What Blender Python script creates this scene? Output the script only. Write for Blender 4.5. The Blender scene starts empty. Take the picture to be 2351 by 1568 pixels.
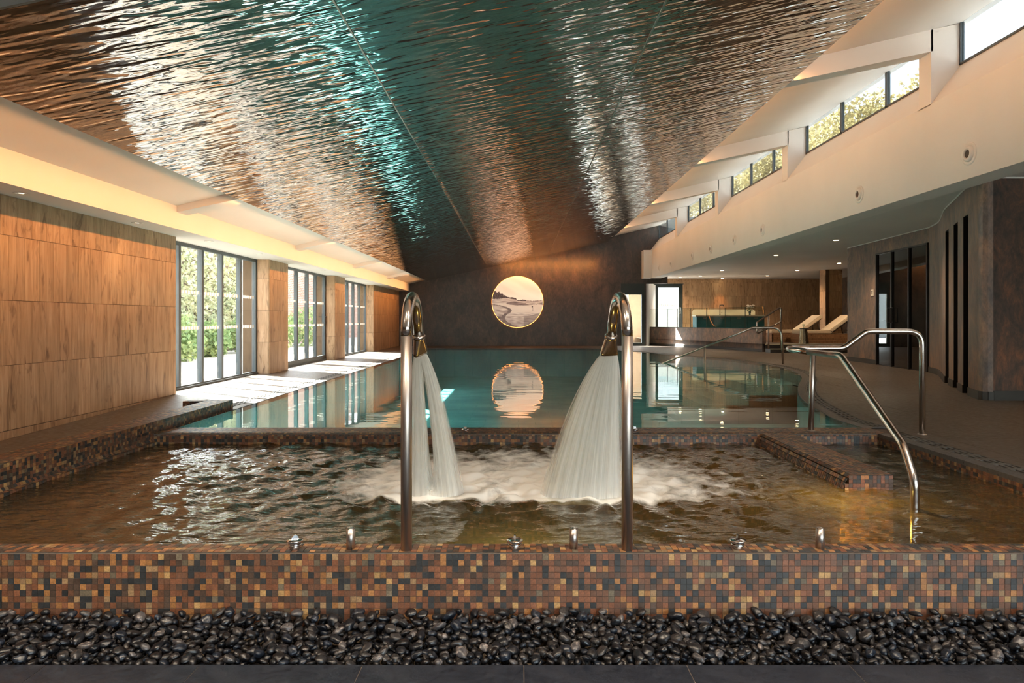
import bpy, bmesh, math, random
import numpy as np
from mathutils import Vector, Matrix, noise

random.seed(7)
rng = np.random.RandomState(7)
C = bpy.context.scene.collection
PI = math.pi

# ------------------------------------------------------------------ camera, world, sun, exposure
CZ = 0.967                      # camera height above the coping level (z = 0)
F = 1567.0                      # focal length in pixels of the 2351 px wide frame
cam_d = bpy.data.cameras.new('camera')
cam = bpy.data.objects.new('camera', cam_d)
C.objects.link(cam)
cam.location = (0, 0, CZ)
cam.rotation_euler = (PI / 2, 0, 0)
cam_d.sensor_width = 36
cam_d.lens = 36 * F / 2351
cam_d.shift_x = (1175.5 - 1190) / 2351
cam_d.shift_y = -(784 - 735) / 2351
cam_d.clip_start = 0.05
cam_d.clip_end = 300
S = bpy.context.scene
S.camera = cam

world = bpy.data.worlds.new('world')
S.world = world
world.use_nodes = True
wn = world.node_tree.nodes
wl = world.node_tree.links
wn.clear()
wo = wn.new('ShaderNodeOutputWorld')
bg = wn.new('ShaderNodeBackground')
sky = wn.new('ShaderNodeTexSky')
sky.sky_type = 'NISHITA'
sky.sun_disc = False
sky.sun_elevation = math.radians(38)
sky.sun_rotation = math.radians(-55)
sky.dust_density = 3.0
sky.air_density = 1.0
hs = wn.new('ShaderNodeHueSaturation')
hs.inputs['Saturation'].default_value = 0.45
wl.new(sky.outputs[0], hs.inputs['Color'])
wl.new(hs.outputs[0], bg.inputs['Color'])
bg.inputs['Strength'].default_value = 0.85
wl.new(bg.outputs[0], wo.inputs[0])

sun_d = bpy.data.lights.new('sun', 'SUN')
sun_d.energy = 43
sun_d.color = (1.0, 0.93, 0.84)
sun_d.angle = math.radians(0.6)
sun = bpy.data.objects.new('sun', sun_d)
C.objects.link(sun)
_sd = Vector((0.825 * math.cos(math.radians(38)), -0.565 * math.cos(math.radians(38)), -math.sin(math.radians(38))))
sun.rotation_euler = _sd.to_track_quat('-Z', 'Y').to_euler()
sun.location = (-30, 30, 30)

S.view_settings.view_transform = 'Standard'
S.view_settings.look = 'None'
S.view_settings.gamma = 1.0
S.view_settings.exposure = 1.75
S.view_settings.use_curve_mapping = False
S.cycles.max_bounces = 9
S.cycles.diffuse_bounces = 4
S.cycles.glossy_bounces = 5
S.cycles.transmission_bounces = 4
S.cycles.transparent_max_bounces = 16
S.cycles.sample_clamp_indirect = 4.0
S.cycles.sample_clamp_direct = 0.0
S.cycles.use_denoising = True
S.cycles.caustics_refractive = False
S.cycles.caustics_reflective = True
S.cycles.blur_glossy = 0.3


def area(name, loc, sx, sy, direction, power, color, parent=None, spread=180):
    d = bpy.data.lights.new(name, 'AREA')
    d.shape = 'RECTANGLE'
    d.size = sx
    d.size_y = sy
    d.energy = power
    d.color = color
    d.spread = math.radians(spread)
    o = bpy.data.objects.new(name, d)
    C.objects.link(o)
    o.location = loc
    dv = Vector(direction).normalized()
    z = -dv
    x = Vector((0, 1, 0)) if abs(dv.y) < 0.7 else Vector((1, 0, 0))
    y = z.cross(x).normalized()
    x = y.cross(z).normalized()
    o.rotation_euler = Matrix((x, y, z)).transposed().to_euler()
    if parent:
        o.parent = parent
    return o


ORANGE = (1.0, 0.42, 0.13)
WARM = (1.0, 0.62, 0.30)
# the LED strips tucked along the edges of the suspended metal ceiling
PX0, PX1, PY0, PY1 = -3.33, 3.25, 3.48, 24.9


def pdz(x):
    return 2.1476 + 0.214 * x


def rdz(x):
    return 2.318 + 0.2334 * x


area('led_strip_left', (PX0 - 0.03, (PY0 + PY1) / 2, CZ + pdz(PX0) - 0.02), PY1 - PY0, 0.03, (-1, 0, -0.62), 34, ORANGE, None, 105)
area('led_strip_right', (PX1 + 0.03, (PY0 + PY1) / 2, CZ + pdz(PX1) + 0.05), PY1 - PY0, 0.03, (1, 0, 0.0), 24, ORANGE, None, 120)
area('led_strip_far', (-0.2, PY1 + 0.04, CZ + pdz(0) + 0.02), 6.3, 0.03, (0, 1, -0.9), 30, (1.0, 0.36, 0.08)).rotation_euler.rotate_axis('X', 0)
area('led_strip_near', (0, PY0 - 0.04, CZ + pdz(0) + 0.06), 6.5, 0.03, (0, -1, 0.3), 10, ORANGE)


# ------------------------------------------------------------------ node helpers and materials
class NT:
    def __init__(self, m):
        m.use_nodes = True
        self.t = m.node_tree
        self.t.nodes.clear()
        self.out = self.t.nodes.new('ShaderNodeOutputMaterial')

    def n(self, typ, **kw):
        nd = self.t.nodes.new('ShaderNode' + typ)
        for k, v in kw.items():
            if k.startswith('_'):
                setattr(nd, k[1:], v)
            else:
                key = k.replace('__', ' ')
                nd.inputs[key].default_value = v
        return nd

    def l(self, a, b):
        self.t.links.new(a, b)

    def ramp(self, fac, stops, interp='LINEAR'):
        r = self.t.nodes.new('ShaderNodeValToRGB')
        r.color_ramp.interpolation = interp
        els = r.color_ramp.elements
        while len(els) < len(stops):
            els.new(0.5)
        for e, (p, c) in zip(els, stops):
            e.position = p
            e.color = (*c, 1) if len(c) == 3 else c
        self.l(fac, r.inputs[0])
        return r

    def mapping(self, scale, coord='Object', loc=None):
        tc = self.n('TexCoord')
        mp = self.n('Mapping')
        mp.inputs['Scale'].default_value = scale
        self.l(tc.outputs[coord], mp.inputs['Vector'])
        return mp

    def bump(self, height, strength=1.0, dist=0.01, normal=None):
        b = self.n('Bump')
        b.inputs['Strength'].default_value = strength
        b.inputs['Distance'].default_value = dist
        self.l(height, b.inputs['Height'])
        if normal:
            self.l(normal, b.inputs['Normal'])
        return b


def mat(name):
    m = bpy.data.materials.new(name)
    return m, NT(m)


def schlick(t, f0, normal=None):
    """Fresnel reflectance that is the same from both sides of a thin sheet"""
    lw = t.n('LayerWeight')
    lw.inputs['Blend'].default_value = 0.5
    if normal is not None:
        t.l(normal, lw.inputs['Normal'])
    pw_ = t.n('Math', _operation='POWER')
    t.l(lw.outputs['Facing'], pw_.inputs[0])
    pw_.inputs[1].default_value = 5.0
    ml = t.n('Math', _operation='MULTIPLY_ADD')
    t.l(pw_.outputs[0], ml.inputs[0])
    ml.inputs[1].default_value = 1 - f0
    ml.inputs[2].default_value = f0
    return ml.outputs[0]


def principled(nt, color=None, rough=0.5, metal=0.0, **kw):
    p = nt.n('BsdfPrincipled')
    if color is not None:
        p.inputs['Base Color'].default_value = (*color, 1)
    p.inputs['Roughness'].default_value = rough
    p.inputs['Metallic'].default_value = metal
    for k, v in kw.items():
        p.inputs[k.replace('__', ' ')].default_value = v
    nt.l(p.outputs[0], nt.out.inputs[0])
    return p


def simple(name, color, rough=0.5, metal=0.0, noise_amt=0.08, scale=6.0, bump=0.0):
    m, t = mat(name)
    p = principled(t, color, rough, metal)
    mp = t.mapping((scale,) * 3)
    nz = t.n('TexNoise', Scale=1.0, Detail=4.0)
    t.l(mp.outputs[0], nz.inputs['Vector'])
    lo = tuple(max(0, c * (1 - noise_amt)) for c in color)
    hi = tuple(min(1, c * (1 + noise_amt)) for c in color)
    r = t.ramp(nz.outputs[0], [(0.3, lo), (0.7, hi)])
    t.l(r.outputs[0], p.inputs['Base Color'])
    if bump:
        b = t.bump(nz.outputs[0], 0.4, bump)
        t.l(b.outputs[0], p.inputs['Normal'])
    return m


M = {}
M['plaster'] = simple('white_plaster', (0.74, 0.71, 0.67), 0.75, noise_amt=0.03, scale=1.2)
M['ceil_plaster'] = simple('lounge_ceiling_paint', (0.68, 0.66, 0.63), 0.8, noise_amt=0.03, scale=1.0)
M['black'] = simple('black_metal', (0.012, 0.013, 0.014), 0.35)
M['frame'] = simple('grey_window_frame', (0.07, 0.085, 0.09), 0.4)
M['darkframe'] = simple('dark_door_frame', (0.018, 0.03, 0.03), 0.4)
M['cream'] = simple('cream_stone_top', (0.72, 0.66, 0.52), 0.35, noise_amt=0.04)
M['teal'] = simple('teal_lacquer', (0.02, 0.14, 0.17), 0.25, noise_amt=0.1)
M['cushion'] = simple('cream_cushion', (0.72, 0.60, 0.44), 0.9, noise_amt=0.05, scale=30, bump=0.002)
M['white'] = simple('white_paint', (0.85, 0.85, 0.83), 0.6, noise_amt=0.02)
M['pale_render'] = simple('pale_garden_render', (0.26, 0.28, 0.275), 0.9, noise_amt=0.06, scale=2)
M['paving'] = simple('garden_paving', (0.42, 0.38, 0.33), 0.9, noise_amt=0.15, scale=3)
M['skirt'] = simple('dark_skirting', (0.045, 0.045, 0.042), 0.45, noise_amt=0.15)
M['grout'] = simple('grey_grout', (0.12, 0.095, 0.078), 0.9, noise_amt=0.2, scale=40)
M['leaf_stem'] = simple('green_stem', (0.05, 0.12, 0.03), 0.6)
M['petal'] = simple('white_petal', (0.8, 0.75, 0.68), 0.8, noise_amt=0.1, scale=60)
M['bark'] = simple('tree_bark', (0.10, 0.075, 0.055), 0.9, noise_amt=0.3, scale=12)
M['soil'] = simple('garden_soil', (0.10, 0.075, 0.05), 0.95, noise_amt=0.3, scale=8)
M['grate'] = simple('drain_cover_plastic', (0.10, 0.095, 0.09), 0.5, noise_amt=0.1)
M['signplate'] = simple('cream_sign_plate', (0.7, 0.66, 0.58), 0.5)


def steel(name, color, rough, aniso=False):
    m, t = mat(name)
    p = principled(t, color, rough, 1.0)
    mp = t.mapping((90, 90, 2.5))
    nz = t.n('TexNoise', Scale=1.0, Detail=3.0)
    t.l(mp.outputs[0], nz.inputs['Vector'])
    r = t.ramp(nz.outputs[0], [(0.3, (max(0.02, rough - 0.06),) * 3), (0.7, (rough + 0.08,) * 3)])
    t.l(r.outputs[0], p.inputs['Roughness'])
    return m


M['steel'] = steel('brushed_steel', (0.50, 0.44, 0.40), 0.36)
M['steel_pol'] = steel('polished_steel', (0.52, 0.47, 0.43), 0.19)
M['chrome'] = steel('chrome', (0.8, 0.8, 0.82), 0.05)


def make_wood(name, dark, mid, light, rough=0.5):
    m, t = mat(name)
    p = principled(t, rough=rough)
    tc = t.n('TexCoord')
    oi = t.n('ObjectInfo')
    mul = t.n('Math', _operation='MULTIPLY')
    t.l(oi.outputs['Random'], mul.inputs[0])
    mul.inputs[1].default_value = 57.0
    cmb = t.n('CombineXYZ')
    t.l(mul.outputs[0], cmb.inputs[0])
    t.l(mul.outputs[0], cmb.inputs[2])
    add = t.n('VectorMath', _operation='ADD')
    t.l(tc.outputs['Object'], add.inputs[0])
    t.l(cmb.outputs[0], add.inputs[1])
    # long vertical grain
    mp = t.n('Mapping')
    mp.inputs['Scale'].default_value = (34, 34, 2.2)
    t.l(add.outputs[0], mp.inputs['Vector'])
    g = t.n('TexNoise', Scale=1.0, Detail=6.0, Roughness=0.6, Distortion=0.6)
    t.l(mp.outputs[0], g.inputs['Vector'])
    # broad dark streaks and knots
    mp2 = t.n('Mapping')
    mp2.inputs['Scale'].default_value = (11, 11, 2.6)
    t.l(add.outputs[0], mp2.inputs['Vector'])
    k = t.n('TexNoise', Scale=1.0, Detail=3.0, Roughness=0.55, Distortion=1.2)
    t.l(mp2.outputs[0], k.inputs['Vector'])
    r1 = t.ramp(g.outputs[0], [(0.25, dark), (0.5, mid), (0.75, light)])
    r2 = t.ramp(k.outputs[0], [(0.56, (1, 1, 1)), (0.66, (0.68, 0.64, 0.61)), (0.75, (0.36, 0.32, 0.30))])
    mx = t.n('MixRGB', _blend_type='MULTIPLY')
    mx.inputs[0].default_value = 1
    t.l(r1.outputs[0], mx.inputs[1])
    t.l(r2.outputs[0], mx.inputs[2])
    # tone differs panel by panel
    hv = t.n('HueSaturation')
    mr = t.n('MapRange')
    t.l(oi.outputs['Random'], mr.inputs[0])
    mr.inputs[3].default_value = 0.86
    mr.inputs[4].default_value = 1.12
    t.l(mr.outputs[0], hv.inputs['Value'])
    t.l(mx.outputs[0], hv.inputs['Color'])
    t.l(hv.outputs[0], p.inputs['Base Color'])
    b = t.bump(g.outputs[0], 0.25, 0.002)
    t.l(b.outputs[0], p.inputs['Normal'])
    return m


M['wood'] = make_wood('oak_look_tile', (0.29, 0.17, 0.085), (0.46, 0.285, 0.155), (0.58, 0.39, 0.24))
M['teak'] = make_wood('teak_slat', (0.20, 0.10, 0.045), (0.32, 0.17, 0.08), (0.42, 0.25, 0.13))
M['wood_back'] = simple('wood_joint', (0.10, 0.062, 0.035), 0.9)


def make_stone(name, c1, c2, c3, rough=0.45, sc=1.0):
    m, t = mat(name)
    p = principled(t, rough=rough)
    mp = t.mapping((2.4 * sc, 2.4 * sc, 1.3 * sc))
    a = t.n('TexNoise', Scale=1.6, Detail=8.0, Roughness=0.68, Distortion=0.8)
    t.l(mp.outputs[0], a.inputs['Vector'])
    b = t.n('TexNoise', Scale=7.0, Detail=6.0, Roughness=0.7)
    t.l(mp.outputs[0], b.inputs['Vector'])
    r = t.ramp(a.outputs[0], [(0.32, c1), (0.5, c2), (0.68, c3)])
    r2 = t.ramp(b.outputs[0], [(0.3, (0.6, 0.6, 0.62)), (0.7, (1.35, 1.25, 1.2))])
    mx = t.n('MixRGB', _blend_type='MULTIPLY')
    mx.inputs[0].default_value = 1
    t.l(r.outputs[0], mx.inputs[1])
    t.l(r2.outputs[0], mx.inputs[2])
    t.l(mx.outputs[0], p.inputs['Base Color'])
    rr = t.ramp(b.outputs[0], [(0.3, (rough - 0.12,) * 3), (0.7, (rough + 0.15,) * 3)])
    t.l(rr.outputs[0], p.inputs['Roughness'])
    bb = t.bump(b.outputs[0], 0.35, 0.006)
    t.l(bb.outputs[0], p.inputs['Normal'])
    return m


M['bronze'] = make_stone('bronze_plaster', (0.032, 0.029, 0.028), (0.062, 0.050, 0.043), (0.100, 0.074, 0.056))
M['stone'] = make_stone('rusted_stone_plaster', (0.11, 0.105, 0.105), (0.20, 0.155, 0.130), (0.33, 0.215, 0.145), 0.5)
M['rust'] = make_stone('rust_wall_plaster', (0.035, 0.030, 0.028), (0.085, 0.055, 0.040), (0.20, 0.09, 0.045), 0.5, 1.6)
M['slate'] = make_stone('slate_floor_tile', (0.011, 0.016, 0.027), (0.017, 0.023, 0.036), (0.025, 0.031, 0.044), 0.42, 2.2)
M['deck'] = make_stone('deck_tile', (0.085, 0.074, 0.062), (0.108, 0.093, 0.078), (0.135, 0.112, 0.090), 0.38, 1.2)


def make_tile():
    m, t = mat('slate_mosaic')
    p = principled(t, rough=0.42)
    at = t.n('Attribute')
    at.attribute_name = 'tcol'
    mp = t.mapping((1, 1, 1))
    a = t.n('TexNoise', Scale=150.0, Detail=4.0, Roughness=0.65)
    t.l(mp.outputs[0], a.inputs['Vector'])
    r = t.ramp(a.outputs[0], [(0.28, (0.62, 0.60, 0.58)), (0.72, (1.4, 1.35, 1.3))])
    mx = t.n('MixRGB', _blend_type='MULTIPLY')
    mx.inputs[0].default_value = 1
    t.l(at.outputs['Color'], mx.inputs[1])
    t.l(r.outputs[0], mx.inputs[2])
    t.l(mx.outputs[0], p.inputs['Base Color'])
    b = t.bump(a.outputs[0], 0.4, 0.0015)
    t.l(b.outputs[0], p.inputs['Normal'])
    return m


M['mosaic'] = make_tile()


def make_submosaic():
    """mosaic below the water line, too small and blurred to pick apart"""
    m, t = mat('submerged_mosaic')
    p = principled(t, rough=0.5)
    mp = t.mapping((40, 40, 40))
    v = t.n('TexVoronoi', Scale=1.0, Randomness=0.0)
    t.l(mp.outputs[0], v.inputs['Vector'])
    r = t.ramp(v.outputs['Color'], [(0.2, (0.035, 0.03, 0.02)), (0.45, (0.13, 0.07, 0.03)), (0.7, (0.26, 0.13, 0.05)), (0.9, (0.38, 0.22, 0.09))])
    t.l(r.outputs[0], p.inputs['Base Color'])
    return m


M['submosaic'] = make_submosaic()


def make_pooltile():
    m, t = mat('teal_pool_tile')
    p = principled(t, rough=0.4)
    mp = t.mapping((1.6, 1.6, 1.6))
    b = t.n('TexBrick')
    b.inputs['Scale'].default_value = 1.0
    b.inputs['Color1'].default_value = (0.62, 0.71, 0.69, 1)
    b.inputs['Color2'].default_value = (0.54, 0.64, 0.62, 1)
    b.inputs['Mortar'].default_value = (0.34, 0.52, 0.50, 1)
    b.inputs['Mortar Size'].default_value = 0.008
    b.inputs['Brick Width'].default_value = 1.0
    b.inputs['Row Height'].default_value = 0.5
    t.l(mp.outputs[0], b.inputs['Vector'])
    nz = t.n('TexNoise', Scale=0.8, Detail=4.0)
    t.l(mp.outputs[0], nz.inputs['Vector'])
    r = t.ramp(nz.outputs[0], [(0.3, (0.7, 0.75, 0.75)), (0.7, (1.2, 1.15, 1.1))])
    mx = t.n('MixRGB', _blend_type='MULTIPLY')
    mx.inputs[0].default_value = 1
    t.l(b.outputs[0], mx.inputs[1])
    t.l(r.outputs[0], mx.inputs[2])
    t.l(mx.outputs[0], p.inputs['Base Color'])
    return m


M['pooltile'] = make_pooltile()


def make_water(name, tint, bumps, ior=1.33, foam=False, gloss_rough=0.0, murk=None, murk_fac=0.0, deep=None):
    m, t = mat(name)
    tr = t.n('BsdfTransparent')
    tr.inputs[0].default_value = (*tint, 1)
    if deep:
        # light crosses more water the flatter it runs, so the tint deepens towards grazing
        lw = t.n('LayerWeight')
        lw.inputs['Blend'].default_value = 0.5
        cm_ = t.n('MixRGB')
        cm_.inputs[1].default_value = (*tint, 1)
        cm_.inputs[2].default_value = (*deep, 1)
        t.l(lw.outputs['Facing'], cm_.inputs[0])
        t.l(cm_.outputs[0], tr.inputs[0])
    if murk:
        # fine bubbles held in the water
        dm = t.n('BsdfDiffuse')
        dm.inputs[0].default_value = (*murk, 1)
        tm = t.n('BsdfTranslucent')
        tm.inputs[0].default_value = (*murk, 1)
        a1 = t.n('MixShader')
        a1.inputs[0].default_value = 0.5
        t.l(dm.outputs[0], a1.inputs[1])
        t.l(tm.outputs[0], a1.inputs[2])
        a2 = t.n('MixShader')
        a2.inputs[0].default_value = murk_fac
        t.l(tr.outputs[0], a2.inputs[1])
        t.l(a1.outputs[0], a2.inputs[2])
        tr = a2
    gl = t.n('BsdfGlossy')
    gl.inputs['Roughness'].default_value = gloss_rough
    gl.inputs['Color'].default_value = (1, 1, 1, 1)
    nrm = None
    for (sx, sy, sc, dist, det) in bumps:
        mp = t.mapping((sx, sy, 1))
        nz = t.n('TexNoise', Scale=sc, Detail=det, Roughness=0.5)
        t.l(mp.outputs[0], nz.inputs['Vector'])
        nb = t.bump(nz.outputs[0], 1.0, dist, nrm)
        nrm = nb.outputs[0]
    if nrm:
        t.l(nrm, gl.inputs['Normal'])
    fr = schlick(t, ((ior - 1) / (ior + 1)) ** 2, nrm)
    mx = t.n('MixShader')
    t.l(fr, mx.inputs[0])
    t.l(tr.outputs[0], mx.inputs[1])
    t.l(gl.outputs[0], mx.inputs[2])
    last = mx.outputs[0]
    if foam:
        at = t.n('Attribute')
        at.attribute_name = 'foam'
        mp = t.mapping((1, 1, 1))
        nz = t.n('TexNoise', Scale=8.0, Detail=6.0, Roughness=0.6, Distortion=0.35)
        t.l(mp.outputs[0], nz.inputs['Vector'])
        ad = t.n('Math', _operation='ADD')
        t.l(at.outputs['Fac'], ad.inputs[0])
        t.l(nz.outputs[0], ad.inputs[1])
        r = t.ramp(ad.outputs[0], [(0.0, (0, 0, 0)), (1.0, (1, 1, 1))])
        mr = t.n('MapRange')
        t.l(ad.outputs[0], mr.inputs[0])
        mr.inputs[1].default_value = 0.72
        mr.inputs[2].default_value = 1.10
        df = t.n('BsdfDiffuse')
        df.inputs[0].default_value = (0.92, 0.90, 0.85, 1)
        m2 = t.n('MixShader')
        t.l(mr.outputs[0], m2.inputs[0])
        t.l(last, m2.inputs[1])
        t.l(df.outputs[0], m2.inputs[2])
        last = m2.outputs[0]
    t.l(last, t.out.inputs[0])
    return m


M['pool_water'] = make_water('pool_water', (0.95, 0.98, 0.97), [(0.35, 1.6, 1.6, 0.0030, 2.0)], gloss_rough=0.012, deep=(0.24, 0.84, 0.92))
M['spa_water'] = make_water('spa_water', (0.32, 0.27, 0.15), [(0.7, 2.6, 8.0, 0.013, 3.0)], foam=True, ior=1.5, gloss_rough=0.02, murk=(0.095, 0.075, 0.036), murk_fac=0.55)


def make_glass(name, tint, refl=1.45, min_refl=0.0):
    m, t = mat(name)
    tr = t.n('BsdfTransparent')
    tr.inputs[0].default_value = (*tint, 1)
    gl = t.n('BsdfGlossy')
    gl.inputs['Roughness'].default_value = 0.0
    fac = schlick(t, ((refl - 1) / (refl + 1)) ** 2)
    mx = t.n('MixShader')
    if min_refl:
        ad = t.n('Math', _operation='ADD', _use_clamp=True)
        ad.inputs[1].default_value = min_refl
        t.l(fac, ad.inputs[0])
        fac = ad.outputs[0]
    t.l(fac, mx.inputs[0])
    t.l(tr.outputs[0], mx.inputs[1])
    t.l(gl.outputs[0], mx.inputs[2])
    t.l(mx.outputs[0], t.out.inputs[0])
    return m


M['glass'] = make_glass('clear_window_glass', (0.92, 0.95, 0.94))
M['glass_dimmed'] = make_glass('dimmed_clerestory_glass', (0.40, 0.42, 0.42))  # grey tint added to cut the daylight coming through the clerestory
M['glass_green'] = make_glass('green_balustrade_glass', (0.76, 0.84, 0.80), 1.5, 0.03)
M['glass_dark'] = make_glass('smoked_door_glass', (0.20, 0.20, 0.19), 1.6, 0.16)
M['edge_glass'] = simple('glass_edge', (0.05, 0.10, 0.09), 0.2)


def make_metal_ceiling():
    m, t = mat('rippled_steel')
    p = principled(t, (0.40, 0.395, 0.38), 0.02, 1.0)
    nrm = None
    for sx, sy, sc, dist, det, rot in [(3.6, 14.0, 1.0, 0.0135, 0.0, 0.10), (6.5, 24.0, 1.0, 0.0035, 0.0, -0.12)]:
        tc = t.n('TexCoord')
        mp = t.n('Mapping')
        mp.inputs['Rotation'].default_value = (0, 0, rot)
        mp.inputs['Scale'].default_value = (sx, sy, 1)
        t.l(tc.outputs['Object'], mp.inputs['Vector'])
        nz = t.n('TexNoise', Scale=sc, Detail=det, Roughness=0.4, Distortion=0.7)
        t.l(mp.outputs[0], nz.inputs['Vector'])
        b = t.bump(nz.outputs[0], 1.0, dist, nrm)
        nrm = b.outputs[0]
    t.l(nrm, p.inputs['Normal'])
    return m


M['ripple'] = make_metal_ceiling()


def emit(name, color, strength):
    m, t = mat(name)
    e = t.n('Emission')
    e.inputs[0].default_value = (*color, 1)
    e.inputs[1].default_value = strength
    t.l(e.outputs[0], t.out.inputs[0])
    return m


M['lamp'] = emit('lit_lamp', (1.0, 0.75, 0.42), 2.2)
M['halo'] = emit('orange_led', (1.0, 0.33, 0.06), 3.2)


def make_attr(name, attr, rough=0.7):
    m, t = mat(name)
    p = principled(t, rough=rough)
    at = t.n('Attribute')
    at.attribute_name = attr
    t.l(at.outputs['Color'], p.inputs['Base Color'])
    return m


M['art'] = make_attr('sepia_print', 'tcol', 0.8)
_t = M['art'].node_tree
_p = [n for n in _t.nodes if n.type == 'BSDF_PRINCIPLED'][0]
_a = [n for n in _t.nodes if n.type == 'ATTRIBUTE'][0]
_t.links.new(_a.outputs['Color'], _p.inputs['Emission Color'])     # slight glow added to the print's own colours to brighten it
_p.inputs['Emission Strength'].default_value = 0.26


def make_pebble(name, nscale):
    m, t = mat(name)
    p = principled(t, rough=0.30)
    tc = t.n('TexCoord')
    at = t.n('Attribute')
    at.attribute_name = 'tcol'
    oi = t.n('ObjectInfo')
    ml_ = t.n('Math', _operation='MULTIPLY')
    t.l(oi.outputs['Random'], ml_.inputs[0])
    ml_.inputs[1].default_value = 40.0
    av = t.n('VectorMath', _operation='ADD')
    t.l(tc.outputs['Object'], av.inputs[0])
    t.l(ml_.outputs[0], av.inputs[1])
    nz = t.n('TexNoise', Scale=nscale, Detail=5.0, Roughness=0.62, Distortion=1.6)
    t.l(av.outputs[0], nz.inputs['Vector'])
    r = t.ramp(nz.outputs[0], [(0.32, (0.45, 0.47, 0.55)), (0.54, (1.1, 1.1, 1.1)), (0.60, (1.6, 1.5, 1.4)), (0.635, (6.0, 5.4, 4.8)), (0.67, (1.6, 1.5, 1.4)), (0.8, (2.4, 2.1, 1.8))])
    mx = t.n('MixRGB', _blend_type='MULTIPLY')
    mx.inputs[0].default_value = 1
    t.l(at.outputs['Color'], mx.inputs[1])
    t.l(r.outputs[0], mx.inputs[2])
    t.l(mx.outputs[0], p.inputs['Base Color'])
    b = t.bump(nz.outputs[0], 0.5, 0.002)
    t.l(b.outputs[0], p.inputs['Normal'])
    return m


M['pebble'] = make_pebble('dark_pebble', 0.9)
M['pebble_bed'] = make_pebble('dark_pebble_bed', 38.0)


def make_leaf(name, c1, c2, c3):
    m, t = mat(name)
    p = principled(t, rough=0.6)
    mp = t.mapping((2.0, 2.0, 2.0))
    nz = t.n('TexNoise', Scale=1.5, Detail=5.0, Roughness=0.7)
    t.l(mp.outputs[0], nz.inputs['Vector'])
    r = t.ramp(nz.outputs[0], [(0.3, c1), (0.5, c2), (0.7, c3)])
    t.l(r.outputs[0], p.inputs['Base Color'])
    tl = t.n('BsdfTranslucent')
    t.l(r.outputs[0], tl.inputs[0])
    mx = t.n('MixShader')
    mx.inputs[0].default_value = 0.35
    t.l(p.outputs[0], mx.inputs[1])
    t.l(tl.outputs[0], mx.inputs[2])
    t.l(mx.outputs[0], t.out.inputs[0])
    return m


M['ivy'] = make_leaf('ivy_leaves', (0.24, 0.28, 0.17), (0.42, 0.42, 0.25), (0.62, 0.55, 0.34))
M['shrub'] = make_leaf('shrub_leaves', (0.14, 0.24, 0.10), (0.28, 0.36, 0.15), (0.50, 0.48, 0.20))
M['autumn'] = make_leaf('autumn_leaves', (0.20, 0.20, 0.10), (0.42, 0.36, 0.17), (0.55, 0.44, 0.20))


def make_brick():
    m, t = mat('garden_brick')
    p = principled(t, rough=0.85)
    tc = t.n('TexCoord')
    sp = t.n('SeparateXYZ')
    cb = t.n('CombineXYZ')
    t.l(tc.outputs['Object'], sp.inputs[0])
    t.l(sp.outputs[1], cb.inputs[0])
    t.l(sp.outputs[2], cb.inputs[1])
    b = t.n('TexBrick')
    b.inputs['Scale'].default_value = 1.0
    b.inputs['Color1'].default_value = (0.38, 0.16, 0.10, 1)
    b.inputs['Color2'].default_value = (0.28, 0.12, 0.08, 1)
    b.inputs['Mortar'].default_value = (0.45, 0.40, 0.34, 1)
    b.inputs['Mortar Size'].default_value = 0.008
    b.inputs['Brick Width'].default_value = 0.225
    b.inputs['Row Height'].default_value = 0.075
    t.l(cb.outputs[0], b.inputs['Vector'])
    t.l(b.outputs[0], p.inputs['Base Color'])
    return m


M['brick'] = make_brick()


def make_jet():
    """falling water: white, streaked, see-through between the strands"""
    m, t = mat('falling_water')
    uv = t.n('UVMap')
    mp = t.n('Mapping')
    mp.inputs['Scale'].default_value = (20, 0.8, 1)
    t.l(uv.outputs[0], mp.inputs['Vector'])
    nz = t.n('TexNoise', Scale=1.0, Detail=5.0, Roughness=0.7)
    t.l(mp.outputs[0], nz.inputs['Vector'])
    at = t.n('Attribute')
    at.attribute_name = 'dens'
    ad = t.n('Math', _operation='ADD')
    t.l(nz.outputs[0], ad.inputs[0])
    t.l(at.outputs['Fac'], ad.inputs[1])
    mr = t.n('MapRange')
    t.l(ad.outputs[0], mr.inputs[0])
    mr.inputs[1].default_value = 0.36
    mr.inputs[2].default_value = 0.92
    mr.inputs[4].default_value = 0.96
    tr = t.n('BsdfTransparent')
    df = t.n('BsdfDiffuse')
    df.inputs[0].default_value = (0.93, 0.93, 0.91, 1)
    tl = t.n('BsdfTranslucent')
    tl.inputs[0].default_value = (0.93, 0.93, 0.91, 1)
    m1 = t.n('MixShader')
    m1.inputs[0].default_value = 0.35
    t.l(df.outputs[0], m1.inputs[1])
    t.l(tl.outputs[0], m1.inputs[2])
    m2 = t.n('MixShader')
    t.l(mr.outputs[0], m2.inputs[0])
    t.l(tr.outputs[0], m2.inputs[1])
    t.l(m1.outputs[0], m2.inputs[2])
    t.l(m2.outputs[0], t.out.inputs[0])
    return m


M['jet'] = make_jet()


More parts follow.
